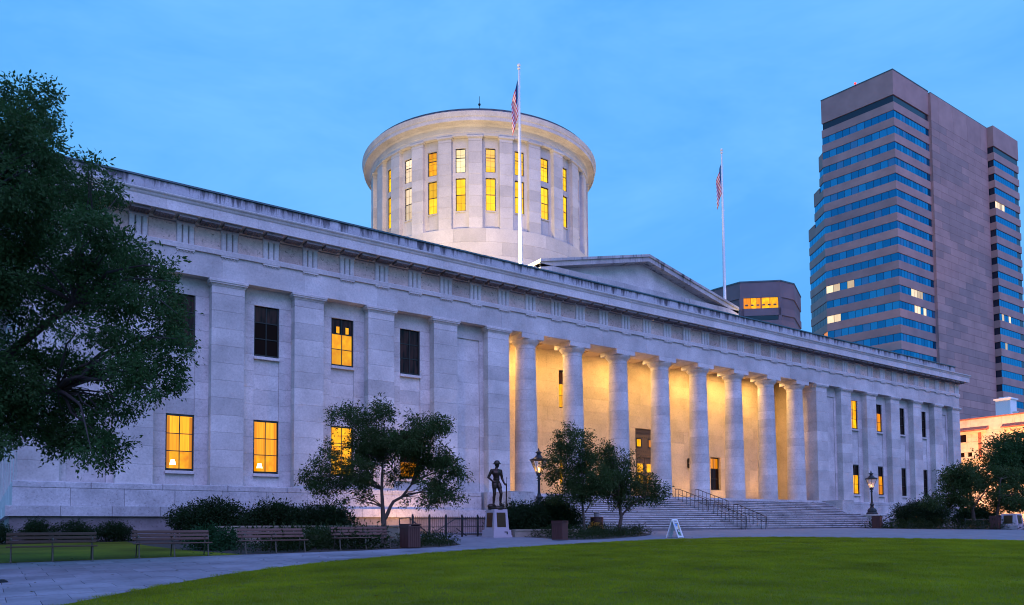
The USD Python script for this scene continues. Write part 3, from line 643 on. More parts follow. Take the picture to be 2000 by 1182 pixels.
xs = np.concatenate([np.linspace(-2500, -140, 8), np.linspace(-130, 130, 60), np.linspace(140, 2500, 8)]); ys = np.concatenate([np.linspace(-2500, -140, 8), np.linspace(-130, 100, 56), np.linspace(120, 2500, 8)])
gx, gy = np.meshgrid(xs, ys, indexing='ij'); far = np.clip((np.hypot(gx, gy)-120)/100, 0, 1)
gv = np.stack([gx, gy, (np.minimum(gz(gx, gy), 1.2)-.12)*(1-far)+far*.3], -1).reshape(-1, 3); ny = len(ys)
ii, jj = np.meshgrid(np.arange(len(xs)-1), np.arange(ny-1), indexing='ij'); q = np.stack([ii*ny+jj, (ii+1)*ny+jj, (ii+1)*ny+jj+1, ii*ny+jj+1], -1).reshape(-1, 4)
obj('ground', MB().add(gv, q), 'pavement', kind='structure')
obj('lawn', drape(LAWN, .0, 1.0), 'lawn_turf', kind='structure', label='wide green lawn in the foreground')
obj('side_lawn', drape(SIDE, .006), 'lawn_turf', kind='structure', label='shaded strip of grass behind the left benches')
for n, b in (('planting_bed', BEDL.difference(SIDE)), ('planting_bed', BEDM), ('planting_bed', BEDR)): obj(n, drape(b, .004, 1.6), 'soil', kind='structure')
NEAR = sg.box(-50.5, -33.5, -33.0, -16.0)
PATH = ALL.difference(so.unary_union([LAWN, BEDL, BEDM, BEDR]))
path = thing('path', 'grey stone slab path along the benches', 'path', (0, 0, 0)); path.ClearCustomDataByKey('category'); setd(path, kind='structure')
obj('path_surface', drape(PATH.difference(NEAR), 0., 1.5), 'pavement', path)
obj('path_bedding', drape(PATH.intersection(NEAR), -.035, 1.5), 'joint_mortar', path)
W_ = .93; r_ = random.Random(5); cnt = 0
for j, y in enumerate(np.arange(-33.48, -16.0, W_)):
    for i, x in enumerate(np.arange(-51+(j % 2)*W_/2, -33.0, W_)):
        g = PATH.intersection(NEAR).intersection(sg.box(x+.006, y+.006, x+W_-.006, y+W_-.006))
        for h in getattr(g, 'geoms', [g]):
            if h.geom_type != 'Polygon' or h.area < .05: continue
            v, f = prism(h, -.05, 0); t = r_.uniform(-.003, .003)
            v[:, 2] += gz(v[:, 0], v[:, 1])+t; cnt += 1
            obj('paving_slab', (v, f), 'slab_stone', path)

# grass blades on the nearer lawn
def blades(n, size, h, seed):
    r = np.random.default_rng(seed); m = MB()
    b = r.uniform(-size/2, size/2, (n, 2)); a = r.uniform(0, 2*PI, n); hh = h*r.uniform(.55, 1.15, n); lean = r.normal(0, .6, (n, 2))*hh[:, None]; w = .0042
    dx, dy = np.cos(a)*w, np.sin(a)*w
    v = np.stack([np.stack([b[:, 0]-dx, b[:, 1]-dy, 0*a-.01], 1), np.stack([b[:, 0]+dx, b[:, 1]+dy, 0*a-.01], 1), np.stack([b[:, 0]+lean[:, 0], b[:, 1]+lean[:, 1], hh], 1)], 1).reshape(-1, 3)
    return v, np.arange(3*n).reshape(-1, 3)
gi = UsdGeom.PointInstancer.Define(stage, '/World/grass'); setd(gi.GetPrim(), kind='stuff', label='short mown grass blades of the lawn')
protos = []
for k in range(3):
    pth = f'/World/grass/grass_tuft_{k:03d}'; usdkit.mesh(stage, pth, blades(120, .36, .050, k), MAT['grass_blade']); protos.append(pth)
gi.CreatePrototypesRel().SetTargets([Sdf.Path(p) for p in protos])
rg = np.random.default_rng(3); pos, ids, ori = [], [], []
prep = shapely.prepared.prep(LAWN.buffer(.015))
side = np.array([-math.cos(YAW), math.sin(YAW)]); 
for X in np.arange(-50, -8, .3):
    for Y in np.arange(-42, -16, .3):
        d = np.array([X, Y])-EYE[:2]; z = d@np.array([math.sin(YAW), math.cos(YAW)]); t = -(d@side)
        if 9.5 < z < 42 and abs(t) < z*.72+1 and rg.random() < min(1, 1.25-(z-9)/48):
            x, y = X+rg.uniform(-.12, .12), Y+rg.uniform(-.12, .12)
            if prep.contains(sg.Point(x, y)): pos.append((x, y, float(gz(x, y)))); ids.append(int(rg.integers(3))); ori.append(rg.uniform(0, 2*PI))
gi.CreatePositionsAttr(Vt.Vec3fArray([Gf.Vec3f(*p) for p in pos])); gi.CreateProtoIndicesAttr(Vt.IntArray(ids))
gi.CreateOrientationsAttr(Vt.QuathArray([Gf.Quath(math.cos(a/2), 0, 0, math.sin(a/2)) for a in ori]))

# ================================================================ foliage
r = np.random.default_rng(12); fm = MB()
while fm.n < 4*260:
    x, y = r.uniform(-50, -12), r.uniform(-36, -15.5)
    if r.random() > .25+.75*math.exp(-(((x+50)/9)**2+((y+20)/7)**2)): continue
    a, q = r.uniform(0, 2*PI), r.uniform(.03, .055); c_, s_ = math.cos(a)*q, math.sin(a)*q; z = float(gz(x, y))+.022
    fm.add([[x-c_, y-s_, z], [x+s_*.5, y-c_*.5, z+r.uniform(0, .02)], [x+c_, y+s_, z+r.uniform(0, .015)], [x-s_*.5, y+c_*.5, z+r.uniform(0, .02)]], [[0, 1, 2], [0, 2, 3]])
obj('fallen_leaves', fm, 'leaf_dry', kind='stuff', label='scattered fallen leaves on lawn and path')
def leaves(clumps, n, size, seed, lx=(1, 0, 0), ly=(0, 1, 0), base=(0, 0, 0), aspect=.42, tw=9, fill=.55, droop=.25, edge=1.0):
    """leaf-shaped faces in twigs, scattered through clumps (x, y, z, rx, ry, rz); gaps come from noise"""
    r = np.random.default_rng(seed); c = np.array(clumps, float)
    w = (c[:, 3]*c[:, 4]*c[:, 5])**.72; w /= w.sum()
    nt = n//tw; k = r.choice(len(c), nt, p=w)
    u = r.normal(size=(nt, 3)); u /= np.linalg.norm(u, axis=1, keepdims=True)
    rad = r.random(nt)**(1/2.6); t = c[k, :3]+u*rad[:, None]*c[k, 3:]*edge
    nz = meshkit.fbm(t*np.array([1.9, 1.9, 2.4])/max(.35, size*9), 3, seed); keep = nz > np.quantile(nz, 1-fill-.25)
    t, u = t[keep], u[keep]; nt = len(t)
    d = u+r.normal(0, .55, (nt, 3)); d[:, 2] -= droop; d /= np.linalg.norm(d, axis=1, keepdims=True)
    s = r.uniform(0, 1, (nt, tw)); L_ = size*3.2
    p = t[:, None]+d[:, None]*(s[..., None]*L_)+r.normal(0, size*.55, (nt, tw, 3))
    p = p.reshape(-1, 3); a = r.normal(size=p.shape)*.8+np.repeat(d, tw, 0); a[:, 2] -= droop; a /= np.linalg.norm(a, axis=1, keepdims=True)
    b = np.cross(a, r.normal(size=p.shape)); b /= np.linalg.norm(b, axis=1, keepdims=True)
    sz = size*r.uniform(.65, 1.3, len(p))[:, None]; nrm = np.cross(a, b)
    v = np.stack([p, p+a*sz*.5+b*sz*aspect*.5+nrm*sz*.08, p+a*sz, p+a*sz*.5-b*sz*aspect*.5+nrm*sz*.08], 1).reshape(-1, 3)
    m = len(p); i = np.arange(m)*4
    f = np.concatenate([np.stack([i, i+1, i+2], 1), np.stack([i, i+2, i+3], 1)])
    A = np.stack([np.array(lx, float), np.array(ly, float), [0, 0, 1.0]])
    return v@A+np.array(base), f
CL, CD = (math.cos(YAW), -math.sin(YAW), 0), (math.sin(YAW), math.cos(YAW), 0)
def wood(m, a, b, r0, r1, seed, n=6, wob=.06):
    r = np.random.default_rng(seed); a, b = np.array(a, float), np.array(b, float); t = np.linspace(0, 1, n)[:, None]
    p = a+(b-a)*t+r.normal(0, 1, (n, 3))*wob*np.linalg.norm(b-a)*(t*(1-t))*2; p[:, 2] += .10*np.linalg.norm((b-a)[:2])*np.sin(t[:, 0]*PI)
    m.tube(p, np.linspace(r0, r1, n), 7)
def tree(name, label, base, clumps, n, size, mat, trunk, bark='bark', seed=0, group=None, fork=None, **kw):
    """trunk: list of (x, z, radius) in the plane across the view"""
    t = thing(name, label, 'tree', base, group=group); A = np.stack([CL, CD, [0, 0, 1.0]]); B = np.array(base, float)
    m = MB()
    for tr in trunk:
        p = np.array([[x, y, z] for x, y, z, r in tr])@A+B; m.tube(p, [q[3] for q in tr], 10)
    obj('trunk', m, bark, t, smooth=60)
    br = MB(); rr = np.random.default_rng(seed)
    ends = [np.array(q[:3])@A+B for tr in trunk for q in tr[len(tr)//2:]]
    for i, c in enumerate(clumps):
        e = np.array(c[:3])@A+B; s = min(ends, key=lambda w: np.linalg.norm(w-e)+max(0, (w-e)[2])*2)
        wood(br, s, e, (.012+.011*np.linalg.norm(e-s)), .008, seed+i)
    obj('branches', br, bark, t, kind='stuff')
    obj('crown', leaves(clumps, n, size, seed, CL, CD, B, **kw), mat, t)
    return t
def shrub(name, label, x, y, rx, rz, mat='leaf_shrub', n=3000, size=.09, seed=0, group=None, z0=None, ry=None, lump=9, z=None, cat='shrub'):
    r = np.random.default_rng(seed); zb = float(gz(x, y)) if z is None else z
    t = thing(name, label, cat, (x, y, zb), group=group); ry = ry or rx*.8; cl = []
    for k in range(lump):
        a = r.uniform(0, 2*PI); q = r.uniform(.1, .75)
        h = rz*r.uniform(.30, .78)
        cl.append((math.cos(a)*rx*q, math.sin(a)*ry*q, h*(1-.35*q), rx*r.uniform(.3, .5), ry*r.uniform(.3, .5), rz*r.uniform(.2, .3)))
    cl.append((0, 0, rz*.40, rx*.8, ry*.8, rz*.40))
    st = MB()
    for k in range(7): wood(st, (x, y, zb-.05), np.array([x, y, zb])+np.array(cl[k][:3]), .022, .008, seed+k)
    obj('stems', st, 'bark_dark', t)
    obj('foliage', leaves(cl, n, size, seed, CL, CD, (x, y, zb), fill=.7, droop=.05), mat, t)
    return t
TREE1 = [(-1.64,-0.95,5.56,0.44,0.39,0.29),(-2.39,0.9,5.7,0.22,0.22,0.22),(-1.41,0.69,5.83,0.54,0.45,0.33),(0.02,-0.64,5.67,0.45,0.42,0.34),(-0.12,-0.01,6.09,0.24,0.21,0.16),(-0.76,-0.13,5.22,0.69,0.59,0.43),(0.16,0.39,5.34,0.51,0.49,0.43),(1.31,0.75,5.22,0.6,0.49,0.35),(1.43,-1.06,5.26,0.23,0.21,0.16),(2.51,-1.23,5.02,0.49,0.45,0.33),(1.73,0.87,5.48,0.33,0.28,0.22),(2.75,-0.17,5.19,0.27,0.22,0.16),(-2.22,0.68,4.31,0.38,0.31,0.22),(-2.23,-1.29,3.48,0.56,0.48,0.31),(-3.1,-0.14,2.95,0.48,0.42,0.32),(-3.67,0.58,2.79,0.24,0.2,0.15),(-2.53,-0.71,2.49,0.5,0.42,0.29),(-2.33,1.16,3.03,0.61,0.55,0.47),(-2.03,1.04,2.25,0.3,0.28,0.25),(-1.84,-1.22,1.86,0.11,0.13,0.13),(-0.91,-1.23,3.06,0.72,0.71,0.59),(-0.91,0.11,2.25,0.27,0.28,0.27),(-0.73,1.14,4.01,0.77,0.7,0.61),(-1.15,-0.31,4.35,0.32,0.34,0.32),(-0.38,-0.74,4.56,0.63,0.59,0.47),(0.31,-0.2,4.19,0.58,0.56,0.48),(1.15,-1.22,4.39,0.77,0.67,0.46),(1.86,-0.72,4.44,0.57,0.53,0.42),(2.33,-0.16,3.81,0.64,0.6,0.5),(1.51,-0.01,3.46,0.64,0.59,0.48),(1.07,-0.69,3.77,0.47,0.45,0.37),(2.9,-0.7,3.28,0.55,0.5,0.39),(3.48,-0.73,2.96,0.23,0.22,0.17),(2.59,-0.11,2.48,0.69,0.56,0.37),(3.31,-0.55,2.03,0.26,0.21,0.14),(2.07,-1.24,2.32,0.54,0.52,0.41),(1.02,0.88,1.95,0.27,0.2,0.11),(1.81,0.15,1.89,0.32,0.24,0.13),(0.44,0.37,2.96,0.4,0.38,0.32),(2.55,-0.82,2.03,0.42,0.34,0.21),(-2.36,1.28,4.93,0.28,0.25,0.22),(-2.72,0.94,4.39,0.19,0.24,0.27)]
TREE2 = [(-0.5,0.91,6.11,0.49,0.44,0.37),(-0.93,0.9,5.43,0.86,0.73,0.56),(-0.11,-0.89,5.29,0.71,0.64,0.47),(0.19,-0.83,4.79,0.59,0.57,0.48),(-1.2,0.67,4.64,0.98,0.86,0.68),(-0.29,0.47,4.31,1.1,0.99,0.8),(0.46,0.34,3.99,0.79,0.76,0.67),(-1.72,-0.38,3.95,0.6,0.6,0.54),(-1.99,0.21,3.54,0.43,0.38,0.3),(-1.07,0.21,3.23,1.03,0.89,0.67),(-0.01,0.16,3.07,1.09,0.95,0.73),(0.8,-0.68,3.16,0.77,0.76,0.66),(-0.65,-0.14,2.45,1.15,0.89,0.54),(0.25,-0.21,2.29,0.96,0.76,0.48),(-1.52,0.45,2.39,0.67,0.57,0.43),(0.99,0.99,2.71,0.68,0.6,0.49)]
TREE3 = [(-0.81,-0.52,5.03,0.49,0.49,0.43),(-0.27,0.09,4.62,0.74,0.68,0.56),(0.36,-0.26,4.43,0.68,0.65,0.55),(-0.87,0.21,4.32,0.75,0.75,0.68),(-0.09,0.25,3.7,1.06,0.97,0.81),(0.67,-0.87,3.76,0.67,0.68,0.61),(-0.86,-0.97,3.22,0.91,0.84,0.67),(0.6,0.67,3.1,1.13,0.94,0.69),(1.49,-0.48,2.93,0.86,0.71,0.49),(2.25,-0.53,2.49,0.55,0.5,0.4),(1.69,0.99,2.38,0.82,0.65,0.44),(0.64,-0.06,2.22,1.05,0.78,0.43),(-0.34,0.67,2.57,1.07,0.84,0.56),(2.13,-0.05,2.02,0.49,0.39,0.25),(0.07,0.28,1.83,0.81,0.55,0.25),(-1.13,-0.7,2.72,0.61,0.58,0.49)]
TREER1 = [(-3.11,-0.74,3.69,0.25,0.23,0.19),(-2.88,-1.11,3.85,0.31,0.27,0.19),(-1.84,-0.29,4.09,0.38,0.37,0.32),(-1.73,-0.97,3.91,0.44,0.43,0.38),(-1.25,-1.21,4.14,0.44,0.47,0.44),(-0.38,-0.28,4.65,0.32,0.3,0.25),(0.82,1.17,4.24,0.46,0.43,0.39),(-0.48,0.84,3.51,0.65,0.57,0.45),(-1.31,0.74,3.38,0.45,0.4,0.32),(-0.62,-0.78,3.35,0.63,0.6,0.5),(0.56,0.1,3.71,0.51,0.5,0.45),(-1.66,-0.63,2.67,0.69,0.6,0.44),(-2.58,-0.92,2.54,0.44,0.4,0.31),(-3.5,-1.1,2.17,0.44,0.35,0.22),(-3.71,-0.8,2.05,0.38,0.28,0.16),(-1.57,1.2,2.05,0.39,0.33,0.26),(-1.01,0.92,2.1,0.52,0.43,0.32),(-0.02,0.86,2.48,0.71,0.67,0.58),(0.75,0.84,2.73,0.58,0.57,0.52),(-1.29,-0.86,1.91,0.56,0.43,0.25),(-0.09,-0.53,1.97,0.5,0.43,0.32)]
TREER2 = [(0.02,0.34,3.87,0.59,0.54,0.46),(0.76,0.68,3.42,0.66,0.61,0.53),(1.51,0.83,3.76,0.59,0.58,0.53),(2.44,1.24,3.31,0.66,0.61,0.53),(2.66,0.67,3.74,0.52,0.58,0.59),(0.42,1.18,3.06,0.6,0.58,0.53),(-0.51,-1.32,2.43,0.7,0.65,0.51),(1.04,-0.1,2.6,0.71,0.68,0.58),(2.71,1.24,2.45,0.66,0.61,0.53),(0.2,0.42,2.04,0.52,0.44,0.33),(1.5,1.12,1.86,0.66,0.51,0.33),(1.04,-1.08,1.72,0.64,0.51,0.32),(2.34,-0.09,2.59,0.39,0.51,0.58),(1.86,-0.71,1.67,0.32,0.34,0.32)]
TREER3 = [(-2.7,1.17,7.53,0.46,0.43,0.38),(-3.24,1.29,7.78,0.31,0.28,0.23),(-4.54,-0.06,7.03,0.38,0.35,0.3),(-4.8,-0.95,6.12,0.52,0.47,0.37),(-6.04,-2.0,6.47,0.22,0.22,0.18),(-4.25,0.65,5.82,0.46,0.43,0.38),(-3.3,-0.12,6.79,0.82,0.75,0.6),(-1.64,1.04,7.36,0.84,0.75,0.61),(-1.91,-0.51,7.49,0.67,0.67,0.6),(-2.99,1.08,5.69,0.84,0.75,0.61),(-3.29,-0.91,5.89,0.89,0.83,0.67),(-0.99,1.21,6.45,0.84,0.79,0.69),(-2.4,0.92,5.14,0.84,0.71,0.53),(-2.18,-0.34,5.26,0.82,0.79,0.67),(-1.09,0.15,5.82,0.6,0.79,0.9),(-0.71,0.73,7.01,0.61,0.67,0.68),(-3.43,-1.23,7.56,0.44,0.39,0.29),(-0.37,0.21,6.2,0.9,1.26,1.51),(0.32,1.22,7.82,0.76,0.71,0.61),(-0.35,-0.94,6.46,0.81,1.22,1.48)]
BIGTREE = [(3.51,-0.85,12.15,0.58,0.53,0.39),(4.61,-1.68,11.72,0.31,0.3,0.22),(2.9,0.72,12.44,0.63,0.56,0.49),(4.12,-2.05,10.72,0.48,0.56,0.48),(3.73,0.17,11.86,0.22,0.32,0.41),(3.51,-0.64,10.9,0.65,0.6,0.46),(5.04,-2.12,10.19,0.26,0.31,0.26),(2.67,0.04,10.65,0.54,0.56,0.54),(4.77,-2.22,9.55,0.54,0.53,0.36),(4.09,-0.32,10.6,0.34,0.36,0.33),(5.29,-2.06,9.96,0.14,0.16,0.12),(4.36,-1.96,9.01,0.73,0.74,0.55),(4.12,-0.36,9.92,0.59,0.6,0.53),(3.53,1.57,11.02,0.44,0.42,0.44),(5.97,-1.81,9.74,0.32,0.34,0.27),(5.61,-1.33,10.16,0.2,0.18,0.13),(4.85,0.61,10.56,0.39,0.37,0.35),(4.31,2.15,11.02,0.36,0.3,0.27),(5.48,0.37,10.07,0.19,0.16,0.11),(4.86,-0.5,9.39,0.66,0.6,0.46),(4.09,2.29,10.52,0.52,0.44,0.42),(6.18,-2.18,8.12,0.54,0.56,0.42),(2.86,1.72,9.85,0.88,0.71,0.58),(3.62,-1.01,8.48,0.77,0.78,0.64),(6.35,-1.71,8.18,0.34,0.37,0.31),(6.72,-1.83,7.89,0.37,0.37,0.27),(5.1,-0.92,7.99,0.64,0.64,0.51),(2.69,1.52,8.61,0.87,0.78,0.72),(3.71,-1.53,7.28,0.62,0.71,0.62),(5.99,0.39,8.43,0.36,0.32,0.27),(5.44,0.67,8.15,0.56,0.49,0.42),(5.44,-0.61,7.45,0.65,0.6,0.46),(6.48,0.23,7.85,0.54,0.47,0.35),(8.0,-2.1,7.17,0.31,0.32,0.24),(8.16,-2.11,6.87,0.17,0.2,0.17),(7.07,-1.41,6.86,0.56,0.52,0.35),(3.8,0.87,7.53,0.84,0.74,0.63),(3.45,-0.35,6.89,0.79,0.74,0.59),(6.11,-0.89,6.71,0.58,0.5,0.33),(6.81,0.41,7.23,0.41,0.37,0.3),(6.96,-0.22,6.5,0.53,0.48,0.37),(7.75,-0.96,6.42,0.23,0.23,0.18),(5.93,1.41,6.53,0.65,0.49,0.36),(6.77,0.96,6.41,0.42,0.4,0.37),(7.99,-1.23,5.71,0.15,0.18,0.18),(7.11,0.36,5.63,0.36,0.34,0.3),(7.41,0.12,5.04,0.16,0.2,0.22),(6.26,1.8,5.38,0.5,0.42,0.37),(6.07,1.1,5.6,0.57,0.49,0.43),(6.5,-1.02,5.64,0.51,0.44,0.28),(4.01,2.3,6.93,0.6,0.41,0.27),(5.62,-1.83,5.82,0.61,0.49,0.24),(3.87,-0.39,5.95,0.92,0.71,0.4),(2.01,1.23,5.95,0.71,0.64,0.57),(6.76,-1.67,4.74,0.62,0.58,0.39),(6.48,-0.05,4.67,0.46,0.42,0.34),(7.81,-2.21,4.2,0.24,0.25,0.19),(4.81,0.81,5.54,0.63,0.49,0.35),(4.28,1.27,4.93,0.86,0.71,0.57),(3.96,0.35,5.32,0.82,0.71,0.55),(2.81,1.8,4.75,0.88,0.67,0.51),(3.67,-0.89,4.54,0.64,0.64,0.51),(5.3,0.94,4.44,0.56,0.47,0.37),(5.96,0.45,4.22,0.33,0.31,0.28),(5.72,0.38,3.8,0.33,0.31,0.27),(5.56,-0.21,3.72,0.53,0.49,0.4),(4.95,1.63,3.54,0.32,0.3,0.29),(4.42,2.13,3.16,0.27,0.27,0.3),(5.65,-0.12,2.73,0.13,0.14,0.13),(4.54,0.79,3.59,0.56,0.49,0.42),(6.26,-2.11,2.79,0.29,0.28,0.19),(3.88,0.97,3.75,0.56,0.49,0.42),(3.89,0.71,3.3,0.42,0.34,0.25),(2.62,2.37,3.19,0.24,0.18,0.15),(2.68,1.55,3.98,0.58,0.46,0.36),(4.02,-1.03,3.17,0.33,0.28,0.18),(3.19,-0.55,3.82,0.52,0.53,0.46),(2.15,0.81,3.47,0.36,0.37,0.36),(4.16,-2.29,2.79,0.17,0.18,0.14),(1.88,-0.18,10.82,1.2,1.48,1.6),(2.88,-1.59,7.39,1.11,1.55,1.61),(2.94,-1.84,4.74,1.1,1.41,1.34),(2.18,-2.12,8.42,1.2,1.98,2.16),(-0.6,1.29,6.12,1.43,1.84,2.29),(3.02,-1.78,3.16,0.86,0.85,0.61),(0.34,-1.21,7.04,1.26,2.12,2.53),(1.99,-0.52,11.96,0.92,0.99,0.92)]
b = EYE+(Fw+Rt*(-204-1000)/1487-Up*(1112-963.54)/1487)*20
BT = (float(b[0]), float(b[1]), float(gz(b[0], b[1])))
tree('big_tree', 'large dark spreading tree filling the left edge of the picture', BT, BIGTREE, 330000, .112, 'leaf_big_tree',
     [[(0, 0, -.1, .42), (.05, 0, 1.2, .34), (.1, .1, 3, .30), (.2, 0, 5.5, .24), (.3, .1, 8.5, .16), (.6, 0, 11.5, .07)], [(.1, .1, 2.8, .2), (1.2, .3, 4.2, .16), (2.8, .2, 5.8, .12), (4.6, -.1, 7.0, .07)], [(.15, 0, 4.4, .18), (1.0, -.4, 6.5, .13), (2.2, -.6, 9.0, .08)], [(.1, 0, 3.4, .15), (1.8, .5, 4.3, .11), (3.8, .6, 4.8, .06)]], 'bark_dark', seed=11, fill=.32, tw=10, edge=.83)
tree('small_tree', 'small tree with a wide forked crown behind the benches, in front of lit windows', (-33.1, -12.1, .72), TREE1, 70000, .12, 'leaf_small_tree',
     [[(0, 0, -.1, .15), (.02, 0, .6, .12), (-.02, 0, 1.12, .115), (-.06, .02, 1.6, .085), (-.10, 0, 2.4, .07), (-.05, 0, 3.6, .045)], [(0, 0, 1.05, .10), (.16, -.03, 1.3, .085), (.28, 0, 1.62, .075), (.42, 0, 1.85, .07), (.78, .05, 2.05, .06), (1.2, .1, 2.6, .04)]], seed=21, fill=.42, aspect=.38, edge=.82)
tree('small_tree', 'slim young tree between the left street lamp and the stairs', (-19.8, -10.0, .92), TREE2, 32000, .135, 'leaf_small_tree',
     [[(0, 0, -.1, .10), (-.02, 0, .7, .08), (-.10, 0, 1.8, .065), (-.05, .03, 3.0, .05), (-.2, 0, 4.6, .03), (-.5, 0, 5.8, .015)], [(.05, 0, 1.3, .04), (.4, 0, 1.9, .03), (.8, 0, 2.3, .02)]], seed=31, fill=.42, aspect=.38, edge=.76)
tree('small_tree', 'young tree with a side branch leaning out over the stone stairs', (-17.15, -10.0, .95), TREE3, 30000, .135, 'leaf_small_tree',
     [[(0, 0, -.1, .13), (.02, 0, .5, .11), (.12, 0, 1.0, .10), (.06, 0, 1.4, .085), (0, .03, 2.0, .07), (0, 0, 3.2, .045)], [(.1, 0, 1.05, .07), (.35, 0, 1.35, .055), (.75, -.03, 1.75, .045), (1.25, 0, 2.1, .035), (1.7, 0, 2.3, .02)]], seed=41, fill=.42, aspect=.38, edge=.76)
tree('plaza_tree', 'small tree with a low spreading crown beside the right corner of the long building', (12.6, -16.1, 1.1), TREER1, 24000, .17, 'leaf_small_tree',
     [[(0, 0, -.1, .16), (0, 0, 1.0, .13), (-.1, 0, 1.8, .11), (-.2, 0, 3.4, .06)], [(0, 0, 1.5, .08), (.5, 0, 2.2, .06), (1.2, 0, 3.0, .03)]], seed=51, fill=.35)
tree('plaza_tree', 'thin leaning tree next to the right pedestal', (13.45, -17.4, 1.1), TREER2, 24000, .17, 'leaf_small_tree',
     [[(-.1, 0, -.1, .10), (0, 0, 1.2, .085), (.15, 0, 2.2, .07), (.3, 0, 3.6, .04)]], seed=61, fill=.35)
tree('plaza_tree', 'taller dark green tree at the right edge of the picture', (27.6, -14.7, 1.0), TREER3, 46000, .20, 'leaf_big_tree',
     [[(0, 0, -.1, .28), (0, 0, 2.0, .22), (.1, 0, 4.2, .16), (0, 0, 7.2, .06)], [(0, 0, 2.4, .14), (-1.4, 0, 4.4, .09), (-2.6, 0, 5.8, .05)]], 'bark_dark', seed=71, fill=.35)

# shrubs, hedge plants, bed plants
for k, (x, rx, rz, lb) in enumerate(((-47.2, .7, .95, 'leftmost low dark shrub, cut by the left edge of the picture'), (-45.55, .85, .98, 'low dark shrub behind the left end of the leftmost bench'), (-44.1, 1.0, 1.02, 'low dark shrub behind the right end of the leftmost bench'), (-42.35, 1.0, .96, 'low dark shrub in the gap between the two left benches'))):
    shrub('shrub', lb, x, -1.9, group='low shrubs along the left wall', rx=rx, rz=rz, n=7000, size=.09, seed=80+k, ry=.7)
for k, (x, rx, rz, lb) in enumerate(((-38.9, 2.0, 2.05, 'tall dark hedge shrub at the left end of the row behind the low wall'), (-35.9, 1.85, 1.75, 'middle dark hedge shrub of the row behind the low wall'), (-33.3, 1.7, 1.75, 'dark hedge shrub at the right end of the row, left of the small tree trunk'))):
    shrub('hedge_shrub', lb, x, -6.0, rx, rz, group='hedge row behind the low wall', n=17000, size=.13, seed=90+k, ry=1.3, lump=14, z=.95)
shrub('fern_bush', 'low leafy green bush between the second and third bench', -40.3, -12.8, 1.05, .80, 'leaf_fern', 3400, .13, 100, ry=1.0)
shrub('fern_bush', 'low leafy green bush between the third and fourth bench', -36.8, -13.0, 1.1, .62, 'leaf_fern', 2400, .12, 101, ry=.7)
for k, (x, y, rx, rz, lb) in enumerate(((-22.0, -7.0, 1.6, 1.95, 'dark shrub right behind the soldier statue pedestal'), (-19.9, -7.2, 1.9, 2.25, 'large dark shrub under the left street lamp'))):
    shrub('lamp_shrub', lb, x, y, rx, rz, n=18000, size=.135, seed=110+k, ry=1.3, lump=13)
shrub('round_shrub', 'big round dark shrub right of the right street lamp', 17.0, -9.9, 2.75, 2.3, n=26000, size=.15, seed=120, ry=2.0, lump=16)
shrub('round_shrub', 'dark shrub behind the spreading tree at the building corner', 26.5, -10.0, 2.2, 2.0, n=12000, size=.17, seed=121, ry=1.6)
shrub('round_shrub', 'dark shrub behind the right pedestal at the picture edge', 21.5, -20.5, 1.8, 1.5, n=9000, size=.17, seed=122, ry=1.6)
def cover(name, label, poly, n, h, size, mat, seed, tuft=False):
    r = np.random.default_rng(seed); x0, y0, x1, y1 = poly.bounds; P = shapely.prepared.prep(poly); cl = []
    while len(cl) < n:
        x, y = r.uniform(x0, x1), r.uniform(y0, y1)
        if P.contains(sg.Point(x, y)): cl.append((x, y, gz(x, y)+h*.4, .28, .28, h*r.uniform(.4, .75)))
    return obj(name, leaves(cl, n*26, size, seed, tw=6, aspect=.3, fill=.72, droop=-.25 if tuft else .05), mat, kind='stuff', label=label)
cover('ground_cover', 'low ground cover at the end of the left bed by the fence', sg.Polygon([(-33.9, -16.4), (-32.4, -16.0), (-31.2, -15.0), (-30.4, -13.3), (-29.3, -11.2), (-30.6, -11.0), (-32.3, -13.4), (-33.9, -14.6)]), 170, .30, .11, 'leaf_cover', 130)
cover('bed_lilies', 'grassy lily leaves in the bed behind the third and fourth bench', sg.Polygon([(-39.2, -15.9), (-34.5, -15.9), (-34.5, -13.6), (-39.2, -13.6)]), 150, .36, .20, 'leaf_cover', 131, True)
cover('bed_cover', 'low ground cover around the two young trees', BEDM.intersection(sg.box(-25, -15, -13, -8.6)).buffer(-.25), 420, .34, .12, 'leaf_cover', 132)
cover('edge_cover', 'low planting along the right edge of the plaza', sg.Polygon([(9, -9.4), (7.7, -12.9), (8.5, -16.1), (11, -20.2), (16, -27), (17, -26), (12.4, -19.6), (10, -15.8), (9.4, -13), (10.6, -10)]), 420, .40, .16, 'leaf_cover', 133)
cover('side_planting', 'ferns and low plants under the hedge', sg.Polygon([(-41.2, -15.6), (-39.3, -15.9), (-36, -11.2), (-34, -9.2), (-39, -9.2), (-41, -11)]), 110, .20, .12, 'leaf_fern', 134)
fl = thing('flower_bush', 'bush of golden yellow flowers in front of the dark bin', 'flowers', (-18.7, -9.7, .95))
fc = [(0, 0, .3, .45, .4, .3), (.2, 0, .45, .3, .3, .25), (-.2, 0, .42, .3, .3, .22)]
obj('leaves', leaves(fc, 800, .09, 140, CL, CD, (-18.7, -9.7, .95)), 'leaf_cover', fl)
r = np.random.default_rng(9); fm = MB()
for k in range(150):
    u = r.normal(size=3); u /= np.linalg.norm(u); u[2] = abs(u[2]); p = np.array([-18.7, -9.7, 1.28])+u*np.array([.48, .45, .42])*r.uniform(.8, 1.08)
    fm.add(*lathe([(.0, p[2]+.012), (.045, p[2]), (0, p[2]-.012)], 5, p[0], p[1]))
obj('blossoms', fm, 'flower_gold', fl, kind='stuff')

